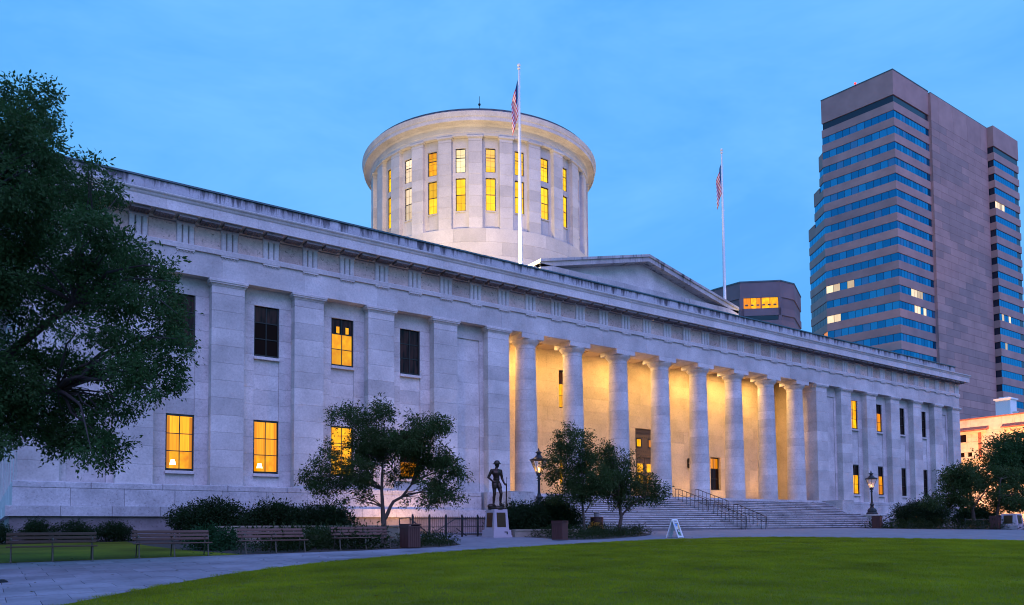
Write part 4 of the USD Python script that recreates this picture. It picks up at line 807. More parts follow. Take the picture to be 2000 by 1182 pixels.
# ================================================================ walls, fence, rails
def lowwall(label, x0, x1, y, z1, n):
    t = thing('planter_wall', label, 'wall', ((x0+x1)/2, y, float(gz((x0+x1)/2, y))))
    e = np.linspace(x0, x1, n+1)
    for i in range(n):
        obj('wall_stone', bx(e[i]+.004, e[i+1], y, y+.3, .3, z1-.09, c=.01), 'planter_stone', t)
        obj('coping_stone', bx(e[i]+.004, e[i+1], y-.04, y+.34, z1-.086, z1, c=.012), 'planter_stone', t)
lowwall('long low brown stone wall behind the benches', -39.3, -29.9, -8.5, 1.55, 6)
lowwall('short low stone wall between soldier statue and stairs', -24.3, -19.6, -9.6, 1.30, 3)
fz = .93
fe = thing('fence', 'dark iron picket fence around the sunken stairwell left of the statue', 'fence', (-26.9, -7.3, fz))
FX0, FX1, FY = -29.2, -24.2, -7.3
for k, x in enumerate(np.linspace(FX0, FX1, 6)):
    obj('post', MB().box(x-.04, x+.04, FY-.04, FY+.04, fz-.05, fz+1.12).mesh(trimesh.creation.icosphere(1, .055).apply_translation([x, FY, fz+1.16])), 'dark_iron', fe)
for z in (.14, .52, .98): obj('rail', bx(FX0, FX1, FY-.018, FY+.018, fz+z, fz+z+.035), 'dark_iron', fe)
n = 41
for k in range(n):
    x = FX0+(k+.5)*(FX1-FX0)/n
    m = MB().tube([(x, FY, fz+.08), (x, FY, fz+1.02)], .009, 5); m.add(*lathe([(.001, fz+1.13), (.022, fz+1.05), (.009, fz+1.02)], 5, x, FY))
    m.add(*lathe([(.009, fz+.56), (.02, fz+.60), (.009, fz+.64)], 5, x, FY))
    obj('picket', m, 'dark_iron', fe)
sr = thing('stairwell_rail', 'dark sloping pipe railings of the sunken stairwell behind the picket fence', 'railing', (-27.5, -6.0, fz))
for pts in ([(-30.3, -8.0, fz+.98), (-29.7, -8.0, fz+1.02), (-29.1, -6.8, fz+.98), (-27.4, -6.2, fz+.0)], [(-27.2, -5.6, fz+.1), (-25.4, -5.2, fz+1.0), (-24.6, -5.2, fz+1.0)], [(-25.9, -6.2, fz+.45), (-25.2, -6.2, fz+.0)]):
    obj('pipe', MB().tube(pts, .028, 6), 'dark_iron', sr)
obj('post', MB().tube([(-29.7, -8.0, fz-.05), (-29.7, -8.0, fz+1.02)], .025, 6), 'dark_iron', sr); obj('post', MB().tube([(-30.3, -8.0, fz-.1), (-30.3, -8.0, fz+.98)], .025, 6), 'dark_iron', sr)
wlt = thing('stairwell_lamp', 'small warm lamp at the wall foot behind the picket fence', 'lamp', (-26.9, -3.2, .86))
obj('housing', MB().box(-27.1, -26.7, -3.35, -3.05, .86, 1.0), 'dark_iron', wlt); obj('lens', bx(-27.07, -26.73, -3.32, -3.08, 1.001, 1.02), 'flood_lens', wlt)
l = UsdLux.DiskLight.Define(stage, '/World/stairwell_lamp_glow'); l.CreateRadiusAttr(.12); l.CreateNormalizeAttr(True); l.CreateIntensityAttr(15.0); l.CreateColorAttr(Gf.Vec3f(1, .52, .22)); light_xf(l, (-26.9, -3.2, 1.03), (0, .75, .6))
rf = thing('low_railing', 'low dark railing behind the planting at the right building corner', 'railing', (22.5, -12.6, 1.1))
for k, x in enumerate(np.linspace(19, 27, 6)): obj('post', bx(x-.04, x+.04, -12.64, -12.56, 1.0, 1.95), 'dark_iron', rf)
for z in (1.25, 1.8): obj('rail', bx(19, 27, -12.62, -12.58, z, z+.05), 'dark_iron', rf)
for k in range(50): obj('picket', bx(19.1+k*.16, 19.12+k*.16, -12.61, -12.59, 1.1, 1.9), 'dark_iron', rf)

def stair_z(y):
    for zt, ya, yb in steps:
        if ya <= y <= yb: return zt
    return ZB if y > -.45 else 1.2
def handrail(label, x, y0, y1):
    t = thing('handrail', label, 'handrail', (x, (y0+y1)/2, stair_z((y0+y1)/2)), group='handrails on the stone stairs')
    n = 8; ys = np.linspace(y0, y1, n); s0, s1 = stair_z(y0-.01), stair_z(y1)
    zz = np.linspace(s0, s1, n)
    zz = np.where(np.arange(n) == 0, s0, zz)
    top = [(x, y, z+.93) for y, z in zip(ys, zz)]
    obj('top_rail', MB().tube([(x, ys[0]+.35, zz[0]+.93)]+top+[(x, ys[-1]-.12, zz[-1]+.90), (x, ys[-1]-.14, zz[-1]+.1)], .027, 7), 'rail_bronze', t)
    obj('mid_rail', MB().tube([(x, y, z+.5) for y, z in zip(ys, zz)], .018, 6), 'rail_bronze', t)
    for y, z in zip(ys, zz): obj('post', MB().tube([(x, y, min(z, stair_z(y))-.05), (x, y, z+.93)], .02, 6), 'rail_bronze', t)
    obj('post', MB().tube([(x, ys[0]+.35, stair_z(ys[0]+.35)-.02), (x, ys[0]+.35, zz[0]+.93)], .02, 6), 'rail_bronze', t)
handrail('left handrail on the upper flight of the stone stairs', -2.3, -.9, -3.75)
handrail('right handrail on the upper flight of the stone stairs', 0.0, -.9, -3.75)
handrail('left handrail on the lower flight of the stone stairs', -2.3, -4.75, -7.25)
handrail('right handrail on the lower flight of the stone stairs', 0.0, -4.75, -7.25)

# ================================================================ benches, bins, lamps, sign
def bench(label, x, y, rz):
    L2 = 1.16
    t = thing('bench', label, 'bench', (0, 0, 0), group='slat benches along the path')
    for k, (yy, z) in enumerate(((.30, .805), (.265, .69), (.225, .575))):
        v, f = bx(-L2, L2, -.018, .018, -.045, .045, c=.008); a = -.30
        v = np.stack([v[:, 0], v[:, 1]*math.cos(a)-v[:, 2]*math.sin(a)+yy, v[:, 1]*math.sin(a)+v[:, 2]*math.cos(a)+z], 1); obj('back_slat', (v, f), 'bench_wood', t, local=True)
    for k, yy in enumerate((.15, .05, -.05, -.15, -.25)): obj('seat_slat', bx(-L2, L2, yy-.04, yy+.04, .43+abs(yy)*.03-.018, .43+abs(yy)*.03+.018, c=.008), 'bench_wood', t, local=True)
    for xx in (-L2+.13, 0, L2-.13):
        m = MB()
        m.tube([(xx, .36, .84), (xx, .27, .60), (xx, .20, .42), (xx, .26, .2), (xx, .34, 0)], .022, 6)
        m.tube([(xx, -.30, 0), (xx, -.25, .2), (xx, -.23, .41), (xx, .2, .405)], .022, 6)
        m.tube([(xx, -.24, .42), (xx, -.30, .56), (xx, -.24, .655), (xx, -.10, .67), (xx, .12, .64), (xx, .25, .62)], .018, 6)
        m.box(xx-.03, xx+.03, -.36, -.26, -.02, .02); m.box(xx-.03, xx+.03, .29, .39, -.02, .02)
        obj('iron_frame', m, 'bench_iron', t, local=True)
    return t
BP = [(-45.9, -16.50, -2), (-42.55, -16.35, 0), (-39.25, -16.2, 1), (-35.75, -15.85, 2)]
BLB = ['wooden slat bench at the left edge of the picture', 'second wooden slat bench from the left, before the low shrubs', 'wooden slat bench beside the leafy fern bush, third from the left', 'wooden slat bench below the small tree, next to the maroon bin']
b0 = bench(BLB[0], *BP[0])
tr = UsdGeom.Xformable(b0); tr.GetOrderedXformOps()[0].Set(Gf.Vec3d(BP[0][0], BP[0][1], float(gz(*BP[0][:2])))); tr.AddRotateZOp().Set(BP[0][2])
for p, lb in zip(BP[1:], BLB[1:]):
    copy_of(b0, (p[0], p[1], float(gz(p[0], p[1]))), p[2], lb)
def bin_(label, x, y, rz=20):
    t = thing('litter_bin', label, 'litter bin', (0, 0, 0), group='maroon litter bins on the plaza'); w = .29
    obj('liner', MB().box(-w+.03, w-.03, -w+.03, w-.03, .04, .80), 'dark_iron', t, local=True)
    for s in range(4):
        for k in range(6):
            v, f = bx(-w+.005+k*w*2/6, -w-.005+(k+1)*w*2/6, -w, -w+.022, .03, .80, c=.004); obj('slat', (rotz(v, s*PI/2), f), 'trash_maroon', t, local=True)
    obj('rim', MB().box(-w-.02, w+.02, -w-.02, w+.02, .80, .86), 'trash_maroon', t, local=True)
    obj('hood', MB().box(-w-.01, -w+.05, -w, w, .861, .90).box(w-.05, w+.01, -w, w, .861, .90).box(-w-.02, w+.02, -w-.02, w+.02, .901, .94), 'trash_maroon', t, local=True)
    UsdGeom.Xformable(t).GetOrderedXformOps()[0].Set(Gf.Vec3d(x, y, float(gz(x, y)))); UsdGeom.Xformable(t).AddRotateZOp().Set(float(rz)); return t
tb = bin_('maroon slatted litter bin at the right end of the benches', -34.0, -16.35, 8)
for x, y, rz, lb in ((-24.9, -14.2, 24, 'maroon slatted litter bin right of the soldier statue, by the young trees'), (8.2, -11.2, 12, 'maroon slatted litter bin below the right street lamp'), (10.55, -18.45, 5, 'maroon slatted litter bin before the right pedestal')):
    copy_of(tb, (x, y, float(gz(x, y))), rz, lb)
cn = thing('ash_bin', 'dark round bin with a pale capped top behind the yellow flowers', 'bin', (-18.0, -9.0, .96))
obj('body', lathe([(.36, .9), (.38, 1.0), (.38, 1.98), (.34, 2.0), (.02, 2.01)], 24, -18.0, -9.0), 'trash_maroon', cn, smooth=40)
obj('cap', lathe([(.16, 2.01), (.16, 2.2), (.20, 2.22), (.20, 2.27), (.02, 2.3)], 20, -18.0, -9.0), 'granite', cn, smooth=40)

def street_lamp():
    t = thing('street_lamp', 'left', 'street lamp', (0, 0, 0), group='lantern lamps beside the stairs')
    obj('base', lathe([(.52, 0), (.52, .10), (.48, .16), (.40, .22), (.40, .30), (.42, .36), (.36, .44), (.33, .52), (.20, .60), (.17, .68)], 8), 'dark_iron', t, local=True)
    obj('pole', lathe([(.15, .66), (.15, .82), (.19, .86), (.19, .92), (.13, .98), (.12, 1.1), (.085, 1.2), (.075, 1.9), (.07, 2.05), (.12, 2.09), (.12, 2.14), (.08, 2.17), (.08, 2.24), (.17, 2.28), (.17, 2.33), (.12, 2.4)], 16), 'dark_iron', t, smooth=40, local=True)
    z0, z1, r0, r1 = 2.42, 3.24, .17, .54
    g = [k*PI/3+PI/6 for k in range(6)]
    fr = MB()
    for a in g: fr.tube([(r0*math.cos(a), r0*math.sin(a), z0), (r1*math.cos(a), r1*math.sin(a), z1)], .016, 5)
    fr.add(*lathe([(r0+.03, z0-.03), (r0+.03, z0+.02), (r0-.03, z0+.02), (r0-.03, z0-.03)], 6, a0=PI/6, a1=PI/6+2*PI)).add(*lathe([(r1+.05, z1-.01), (r1+.05, z1+.035), (r1-.02, z1+.035), (r1-.02, z1-.01), (r1+.05, z1-.01)], 6, a0=PI/6, a1=PI/6+2*PI))
    obj('lantern_frame', fr, 'dark_iron', t, local=True)
    for k in range(6):
        a, b = g[k], g[k]+PI/3
        v = np.array([[r*math.cos(q), r*math.sin(q), z] for r, z, q in ((r0-.005, z0+.02, a), (r0-.005, z0+.02, b), (r1-.005, z1-.01, b), (r1-.005, z1-.01, a))]); obj('glass_pane', (v, np.array([[0, 1, 2], [0, 2, 3]])), 'lantern_glass', t, local=True)
    obj('roof', lathe([(r1+.04, z1+.036), (.30, z1+.15), (.17, z1+.30), (.13, z1+.34), (.13, z1+.42), (.21, z1+.47), (.20, z1+.50), (.08, z1+.58), (.035, z1+.66), (.05, z1+.69), (.012, z1+.78)], 12), 'dark_iron', t, local=True)
    obj('flame', lathe([(.015, 2.50), (.035, 2.58), (.02, 2.70), (.001, 2.78)], 8), 'flame', t, local=True)
    obj('burner', lathe([(.03, 2.42), (.03, 2.50), (.012, 2.505)], 8), 'dark_iron', t, local=True)
    return t
sl_ = street_lamp(); setd(sl_, label='black lantern street lamp rising behind the shrub, right of the soldier statue'); UsdGeom.Xformable(sl_).GetOrderedXformOps()[0].Set(Gf.Vec3d(-18.96, -4.66, 2.40))
copy_of(sl_, (18.96, -4.66, 2.40), 0, 'black lantern street lamp on a stone pedestal at the right end of the stairs')
for k, x in enumerate((-18.96, 18.96)):
    l = UsdLux.SphereLight.Define(stage, f'/World/lantern_glow_{k:03d}'); l.CreateRadiusAttr(.05); l.CreateNormalizeAttr(True); l.CreateIntensityAttr(.45); l.CreateColorAttr(Gf.Vec3f(1, .55, .16)); l.AddTranslateOp().Set(Gf.Vec3d(x, -4.66, 5.10))

# bollard at the left edge of the path
bo = thing('bollard', 'pale short post on a dark round base at the left edge of the path', 'bollard', (-47.35, -23.6, .28))
obj('base', lathe([(.16, .25), (.16, .30), (.1, .34), (.01, .345)], 16, -47.32, -23.6), 'dark_iron', bo); obj('post', lathe([(.05, .34), (.05, .62), (.03, .66), (.001, .67)], 12, -47.40, -23.6), 'white_paint', bo)

# folding sign
sgn = thing('folding_sign', 'white folding A-frame sign with a poster, standing on the plaza', 'sign', (-17.98, -15.09, .81), rz=-70.6)
A = math.atan2(.33, .93)
def board(s):
    m = MB().box(-.30, .30, -.012, .012, 0, .98, c=.004).box(-.33, -.27, -.02, .02, -.02, 1.0, c=.004).box(.27, .33, -.02, .02, -.02, 1.0, c=.004).box(-.27, .27, -.02, .02, .95, 1.0).box(-.27, .27, -.02, .02, .02, .07); return m
def tilt(vf, s):      # boards lean together along x
    v, f = vf; v = np.asarray(v)
    y, z = v[:, 1], v[:, 2]-1.0
    Y = y*math.cos(A*s)-z*math.sin(A*s); Z = y*math.sin(A*s)+z*math.cos(A*s)
    w = np.stack([v[:, 0], Y, Z+.955], 1)
    return rotz(w, PI/2), f
for s in (-1, 1): obj('board', tilt(board(s).out(), s), 'white_paint', sgn, local=True)
def patch(name, x0, x1, z0, z1, mt, d=.0):
    obj(name, tilt(bx(x0, x1, -.0225-d, -.0205, z0, z1), -1), mt, sgn, local=True)
patch('poster', -.25, .25, .08, .94, 'poster_cream'); 
for nm, x0, x1, z0, z1, mt in (('poster_picture', -.22, .02, .60, .74, 'poster_blue'), ('poster_picture', .03, .22, .44, .72, 'poster_gold'), ('poster_picture', -.22, .2, .72, .76, 'poster_black'), ('poster_picture', -.02, .12, .36, .46, 'poster_black'), ('poster_picture', -.16, .10, .14, .30, 'poster_green'), ('poster_picture', -.23, -.12, .14, .44, 'poster_black'), ('poster_picture', -.14, .12, .09, .135, 'poster_black')): patch(nm, x0, x1, z0, z1, mt, .002)
for k, x in enumerate((-.16, -.06, .05)): patch('letter', x, x+.03, .83, .91, 'poster_black', .002); patch('letter', x+.03, x+.06, .83+.03*(k % 2), .86+.03*(k % 2), 'poster_black', .002)

# ================================================================ soldier statue
def hulls(bones, edge=.03, it=6):
    out = None
    for (a, ra), (b, rb) in bones:
        m = manifold3d.Manifold.batch_hull([manifold3d.Manifold.sphere(ra, 16).translate(list(map(float, a))), manifold3d.Manifold.sphere(rb, 16).translate(list(map(float, b)))])
        out = m if out is None else out+m
    out = out.refine_to_length(edge); me = out.to_mesh(); t = trimesh.Trimesh(me.vert_properties[:, :3], me.tri_verts, process=True)
    trimesh.smoothing.filter_taubin(t, iterations=it); return np.array(t.vertices), np.array(t.faces)
SX, SY, SZ = -25.0, -8.9, .88
stt = thing('soldier_statue', 'bronze statue of a soldier in a helmet with his rifle, on a pale stone pedestal', 'statue', (SX, SY, SZ))
ped = MB()
def frust(m, w0, w1, z0, z1, c=0):
    v, f = bx(-1, 1, -1, 1, 0, 1); w = np.where(v[:, 2:3] > .5, w1, w0); m.add(np.column_stack([np.array([SX, SY])+v[:, :2]*w, SZ+z0+v[:, 2]*(z1-z0)]), f)
frust(ped, .60, .60, -.1, .10); frust(ped, .57, .555, .102, .40); frust(ped, .48, .41, .402, 1.50)
obj('pedestal', ped, 'granite', stt)
for ang in (0, -PI/2):
    v, f = bx(-.28, .28, -.02, .02, .55, 1.32, c=.01); v = v.copy(); v[:, 1] += -.476+.0638*(v[:, 2]-.40); obj('plaque', (rotz(v, ang)+np.array([SX, SY, SZ])-np.array([0, 0, 0]), f), 'plaque_bronze', stt)
mark = MB().box(.12, .32, -.58, -.566, .27, .31).box(.26, .32, -.58, -.566, .17, .269)
v, f = mark.out(); obj('mark', (v+np.array([SX, SY, SZ]), f), 'dark_iron', stt)
S = 1.36; zt = SZ+1.50
def P(x, y, z): return np.array([SX+x*S, SY+y*S, zt+.14+z*S])       # z measured from the soles, 1.8 tall at S = 1
rb = np.random.default_rng(4); rock = trimesh.creation.icosphere(3, 1.0); rv = rock.vertices.copy(); rv *= np.array([.46, .46, .16]); rv += .06*(meshkit.fbm(rv*5, 3)[:, None]-.5)*np.sign(rv)
obj('rock_base', (rv+np.array([SX, SY, zt+.05]), rock.faces), 'statue_bronze', stt, smooth=50)
r2 = rock.vertices*np.array([.2, .17, .15]); obj('rock_base', (r2+np.array([SX-.33, SY+.05, zt+.16]), rock.faces), 'statue_bronze', stt, smooth=50)
hx, sh = .0, 0
J_ = dict(pel=P(0, .02, .95), waist=P(.0, .0, 1.12), chest=P(-.01, -.01, 1.32), neck=P(0, .0, 1.50), head=P(.02, -.025, 1.66),
          hR=P(-.10, .01, .93), kR=P(-.12, -.04, .50), aR=P(-.13, .03, .09), tR=P(-.16, -.14, .03),
          hL=P(.10, .02, .92), kL=P(.13, -.13, .52), aL=P(.14, -.05, .09), tL=P(.17, -.22, .03),
          sR=P(-.21, .01, 1.42), eR=P(-.33, .07, 1.16), wR=P(-.20, -.06, .99), sL=P(.20, .0, 1.42), eL=P(.27, .0, 1.13), wL=P(.29, -.12, .93))
s = S; B = lambda a, ra, b, rb: ((J_[a] if isinstance(a, str) else a, ra*s), (J_[b] if isinstance(b, str) else b, rb*s))
bones = [B(P(-.07, .02, .96), .105, P(.07, .02, .96), .105), B('pel', .125, 'waist', .118), B('waist', .118, 'chest', .15), B(P(-.09, -.01, 1.33), .115, P(.09, -.01, 1.33), .115), B(P(-.12, 0, 1.42), .08, P(.12, 0, 1.42), .08), B('chest', .13, 'neck', .062), B('neck', .058, P(.01, -.01, 1.58), .058),
         B('hR', .098, 'kR', .066), B('kR', .060, 'aR', .042), B('aR', .045, 'tR', .038), B('hL', .098, 'kL', .066), B('kL', .060, 'aL', .042), B('aL', .045, 'tL', .038),
         B(P(-.12, -.0, .38), .062, P(-.12, .02, .25), .052), B(P(.135, -.09, .38), .062, P(.14, -.06, .25), .052),
         B('sR', .072, 'eR', .05), B('eR', .05, 'wR', .036), B('sL', .072, 'eL', .05), B('eL', .05, 'wL', .036),
         B(P(.02, -.01, 1.66), .088, P(.025, -.03, 1.70), .085), B(P(.025, -.05, 1.60), .06, P(.03, -.06, 1.64), .062), B(P(.038, -.115, 1.655), .014, P(.036, -.10, 1.69), .012), B(P(.03, -.10, 1.60), .022, P(.03, -.09, 1.58), .03),
         B(P(-.10, -.02, .86), .115, P(-.11, -.03, .76), .10), B(P(.10, -.01, .86), .115, P(.115, -.05, .76), .10)]
def hand(w, d, side, curl):
    w = np.array(w); d = np.array(d, float); d /= np.linalg.norm(d); sd = np.array(side, float); nn = np.cross(d, sd); bs = []
    palm = w+d*.075*s; bs.append(((w, .030*s), (palm, .034*s)))
    for k, (o, ln) in enumerate(((-.03, .07), (-.01, .08), (.01, .075), (.03, .06))):
        p0 = palm+sd*o*s; p1 = p0+(d*math.cos(curl)+nn*math.sin(curl))*ln*.5*s; p2 = p1+(d*math.cos(2*curl)+nn*math.sin(2*curl))*ln*.5*s
        bs += [((p0, .011*s), (p1, .010*s)), ((p1, .010*s), (p2, .009*s))]
    q0 = w+d*.03*s-sd*.03*s; q1 = q0+(d*.5-sd*.6+nn*.4)*.05*s; bs += [((q0, .014*s), (q1, .011*s)), ((q1, .011*s), (q1+(d*.7+nn*.6)*.035*s, .010*s))]
    return bs
bones += hand(J_['wR'], (.55, -.4, -.35), (0, .6, -.8), .5)+hand(J_['wL'], (.15, -.5, -.6), (0.2, .7, -.6), .8)
obj('figure', hulls(bones, .035), 'statue_bronze', stt, smooth=60)
hc = P(.02, -.02, 1.70)
hel = lathe([(.165*s, hc[2]-.012*s), (.168*s, hc[2]), (.125*s, hc[2]+.03*s), (.112*s, hc[2]+.07*s), (.09*s, hc[2]+.11*s), (.05*s, hc[2]+.135*s), (.001, hc[2]+.142*s)], 24, hc[0], hc[1]); obj('helmet', hel, 'statue_bronze', stt, smooth=50)
obj('belt', lathe([(.128*s, P(0, 0, 1.07)[2]), (.135*s, P(0, 0, 1.08)[2]), (.135*s, P(0, 0, 1.11)[2]), (.125*s, P(0, 0, 1.12)[2])], 20, SX, SY), 'statue_bronze', stt)
rm = MB(); ra, rbm = P(.33, -.20, .04), P(.37, -.17, 1.13)
dv = rbm-ra
for t0, t1, w0, w1 in ((0, .12, .034, .04), (.12, .30, .040, .022), (.30, .36, .022, .028), (.36, .80, .026, .02), (.80, 1.0, .010, .010), (1.0, 1.03, .016, .016)): rm.tube([ra+dv*t0, ra+dv*t1], [w0*s, w1*s], 8)
obj('rifle', rm, 'statue_bronze', stt)

mon = thing('pedestal', 'pale stone pedestal with a dark plaque at the right edge of the plaza', 'monument', (11.3, -19.15, 1.03))
SX, SY, SZ = 11.3, -19.15, 1.03; pm = MB(); frust(pm, .66, .66, -.1, .30); frust(pm, .56, .46, .302, 1.08)
obj('pedestal_stone', pm, 'granite', mon); v, f = bx(-.28, .28, -.02, .02, .40, .98); v = v.copy(); v[:, 1] += -.555+.128*(v[:, 2]-.30)
for a in (0, -PI/2): obj('plaque', (rotz(v, a)+np.array([SX, SY, SZ]), f), 'plaque_bronze', mon)

# ================================================================ flagpoles and flags
fp = thing('flagpole', 'tall white flagpole in front of the drum', 'flagpole', (-12.45, 6.2, 19.4), group='roof flagpoles')
def poleparts(t):
    obj('pole', MB().tube([(0, 0, 0), (0, 0, 5), (0, 0, 12), (0, 0, 19.4)], [.16, .15, .115, .06], 14), 'white_paint', t, smooth=60, local=True)
    obj('ball', lathe([(.001, 19.55), (.10, 19.62), (.15, 19.73), (.10, 19.84), (.001, 19.9)], 16), 'white_paint', t, smooth=60, local=True)
    obj('truck', lathe([(.08, 19.35), (.12, 19.42), (.12, 19.5), (.05, 19.58)], 12), 'white_paint', t, local=True)
    obj('base', lathe([(.3, -.0), (.3, .15), (.2, .3), (.17, .32)], 16), 'white_paint', t, local=True)
    obj('halyard', MB().tube([(.15, -.08, 1.2), (.1, -.06, 19.3)], .008, 4), 'flag_white', t, local=True)
poleparts(fp); copy_of(fp, (12.45, 6.2, 19.4), 0, 'tall white flagpole on the right, behind the gable')
def flag(label, x, y, zt):
    t = thing('flag', label, 'flag', (x, y, zt), group='flags on the roof flagpoles'); H_, F_ = 2.9, 3.7; nu, nv = 40, 13
    def pos(u, v):      # u along the fly, v down the hoist
        a = u/F_; pl = math.sin(u*3.0+v*1.3)
        d = .09+.58*a*(1-.25*v/H_)+.03*pl
        side = .14*math.sin(u*2.6+v*1.2)*min(1, a*3)
        z = -v*(1-.10*a)-u*.56-.03*pl
        return np.array([-d*CL[0]+side*CD[0], -d*CL[1]+side*CD[1], z])
    def strip(i0, i1, v0, v1):
        m = MB(); g = np.array([[pos(F_*i/nu, v) for v in (v0, (v0+v1)/2, v1)] for i in range(i0, i1+1)]); n = i1-i0+1
        f = [[a*3+b, (a+1)*3+b, (a+1)*3+b+1, a*3+b+1] for a in range(n-1) for b in range(2)]
        return m.add(g.reshape(-1, 3), f)
    hs = H_/13; cu = 16
    obj('canton', strip(0, cu, 0, hs*3.5), 'flag_blue', t, local=True, smooth=True); obj('canton', strip(0, cu, hs*3.5, hs*7), 'flag_blue', t, local=True, smooth=True)
    for k in range(13): obj('stripe', strip(cu if k < 7 else 0, nu, hs*k, hs*(k+1)), 'flag_red' if k % 2 == 0 else 'flag_white', t, local=True, smooth=True)
flag('limp striped flag with a blue corner on the left flagpole', -12.45, 6.2, 37.9); flag('limp striped flag with a blue corner on the right flagpole', 12.45, 6.2, 37.7)
hr = thing('roof_rail', 'small white guard rail at the foot of the left flagpole', 'guard rail', (-13.0, 4.6, 20.0))
for x in (-13.7, -12.9, -12.2):
    obj('post', MB().tube([(x, 4.4, 19.4), (x, 4.4, 21.9)], .035, 6), 'white_paint', hr); obj('post', MB().tube([(x, 5.6, 19.4), (x, 5.6, 21.9)], .035, 6), 'white_paint', hr)
for z in (21.2, 21.9): obj('rail', MB().tube([(-12.2, 5.6, z), (-13.7, 5.6, z), (-13.7, 4.4, z), (-12.2, 4.4, z)], .032, 6), 'white_paint', hr)

# roof floodlights that light the drum and poles (hidden behind the parapet)
def flood(label, pos, aim, power, col=(1, .70, .30), rad=.28):
    t = thing('floodlight', label, 'floodlight', pos, group='roof floodlights'); d = np.array(aim, float)-np.array(pos, float); d /= np.linalg.norm(d)
    p = np.array(pos, float); obj('lamp_housing', MB().tube([p-d*.5, p-d*.02], [.2, rad+.03], 12), 'dark_iron', t); obj('bracket', MB().tube([p-d*.3, (p[0], p[1], 19.4)], .05, 6), 'dark_iron', t)
    l = UsdLux.DiskLight.Define(stage, '/World/'+numbered('/World', 'floodlight_beam')); l.CreateRadiusAttr(rad); l.CreateNormalizeAttr(True); l.CreateIntensityAttr(power); l.CreateColorAttr(Gf.Vec3f(*col)); light_xf(l, p, d)
    sh = UsdLux.ShapingAPI.Apply(l.GetPrim()); sh.CreateShapingConeAngleAttr(52.0); sh.CreateShapingConeSoftnessAttr(.6)
flood('roof floodlight left of the drum', (-24, 12, 20.8), (-3, 24, 36), 215)
flood('roof floodlight left of the drum near the front', (-17.5, 4.0, 20.9), (-6, 22, 36), 92)
flood('roof floodlight right of the drum', (24, 12, 20.8), (4, 24, 37), 128)
flood('roof floodlight at the left flagpole', (-14.2, 5.2, 20.6), (-12.45, 6.2, 29), 34, rad=.15)
flood('roof floodlight at the right flagpole', (14.6, 7.8, 20.6), (12.45, 6.2, 28), 34, rad=.15)
flood('roof floodlight at the right gable end', (13.5, 3.0, 20.6), (11.8, 4.8, 22.5), 5, rad=.15)

# ================================================================ background buildings
tw = thing('office_tower', 'tall pinkish office tower with bands of blue windows', 'building', (150, 60, 0))
C_, E1 = np.array([131.71, 51.5]), np.array([129.67, 69.43])
TOPZ, W0, FH, WH = 112.2, 102.3, 3.91, 1.9
def inset(poly, d): return list(sg.Polygon(poly).buffer(-d, join_style=2).exterior.coords)[:-1]
def facepanes(p, q, z0, z1, n, out, gap=.05, ctr=None):
    """panes from p to q, facing left of p->q when out=+1"""
    p, q = np.array(p), np.array(q); d = (q-p)/np.linalg.norm(q-p); nn = np.array([d[1], -d[0]])*out; r = []
    for i in range(n):
        a, b = p+(q-p)*i/n+d*gap, p+(q-p)*(i+1)/n-d*gap
        v = np.array([[*(a+nn*-.16), z0+.04], [*(b+nn*-.16), z0+.04], [*(b+nn*-.16), z1-.04], [*(a+nn*-.16), z1-.04]]); r.append((v, np.array([[0, 1, 2], [0, 2, 3]])))
    return r
main = [tuple(C_), (148.6, 51.5), (148.6, 69.43), tuple(E1)]
obj('core', prism(inset(main, .22), 0, 106), 'tower_dark', tw)
obj('parapet_band', prism(main, 106.1, TOPZ), 'tower_precast', tw); obj('roof_edge', prism(inset(main, -.06), TOPZ+.004, TOPZ+.25), 'copper_flashing', tw)
obj('parapet_band', prism(main, W0, 104.3), 'tower_precast', tw)
litl = {(10, 8): 1, (10, 9): 1, (10, 7): 0, (10, 6): 1, (12, 9): 1, (12, 8): 1, (0, 4): 2, (12, 6): 2, (12, 5): 2, (1, 4): 2, (12, 3): 2}
litr = {(11, 4): 1, (11, 5): 1, (11, 6): 1, (11, 7): 2, (12, 5): 1, (12, 6): 1, (12, 8): 2}
trn = random.Random(8)
for k in range(22):
    z1 = W0-k*FH; z0 = z1-WH
    sp = obj('spandrel_band', prism(main, z0-(FH-WH), z0), trn.choice(['tower_precast', 'tower_precast_b', 'tower_precast_c']), tw)
    if k > 16: continue
    wb = part('window_band', tw)
    for nm, (p, q), n, lt in (('pane', (E1, C_), 10, litl), ('pane', (C_, (148.6, 51.5)), 12, litr)):
        ps = facepanes(p, q, z0, z1, n, 1)
        for i, g in enumerate(ps):
            key = (k, (n-1-i) if lt is litl else i)
            s_ = lt.get(key, 0); mt = 'pane_lit_cream' if s_ == 1 else ('pane_tower_b' if s_ == 2 and lt is litl else ('pane_lit_cream' if s_ == 2 else trn.choice(['pane_tower', 'pane_tower', 'pane_tower', 'pane_tower_b', 'pane_tower_b', 'pane_tower_blind'])))
            if k < 13: obj('pane', g, mt, wb)
            else: ps[i] = (g, mt)
        if k >= 13:
            for mt in sorted({m for _, m in ps}):
                m_ = MB()
                for g, mm in ps:
                    if mm == mt: m_.add(*g)
                obj('pane_row', m_, mt, wb, kind='stuff')
pv = [E1, np.array([131.2, 71.5]), np.array([133.3, 74.55]), np.array([135.6, 77.9])]
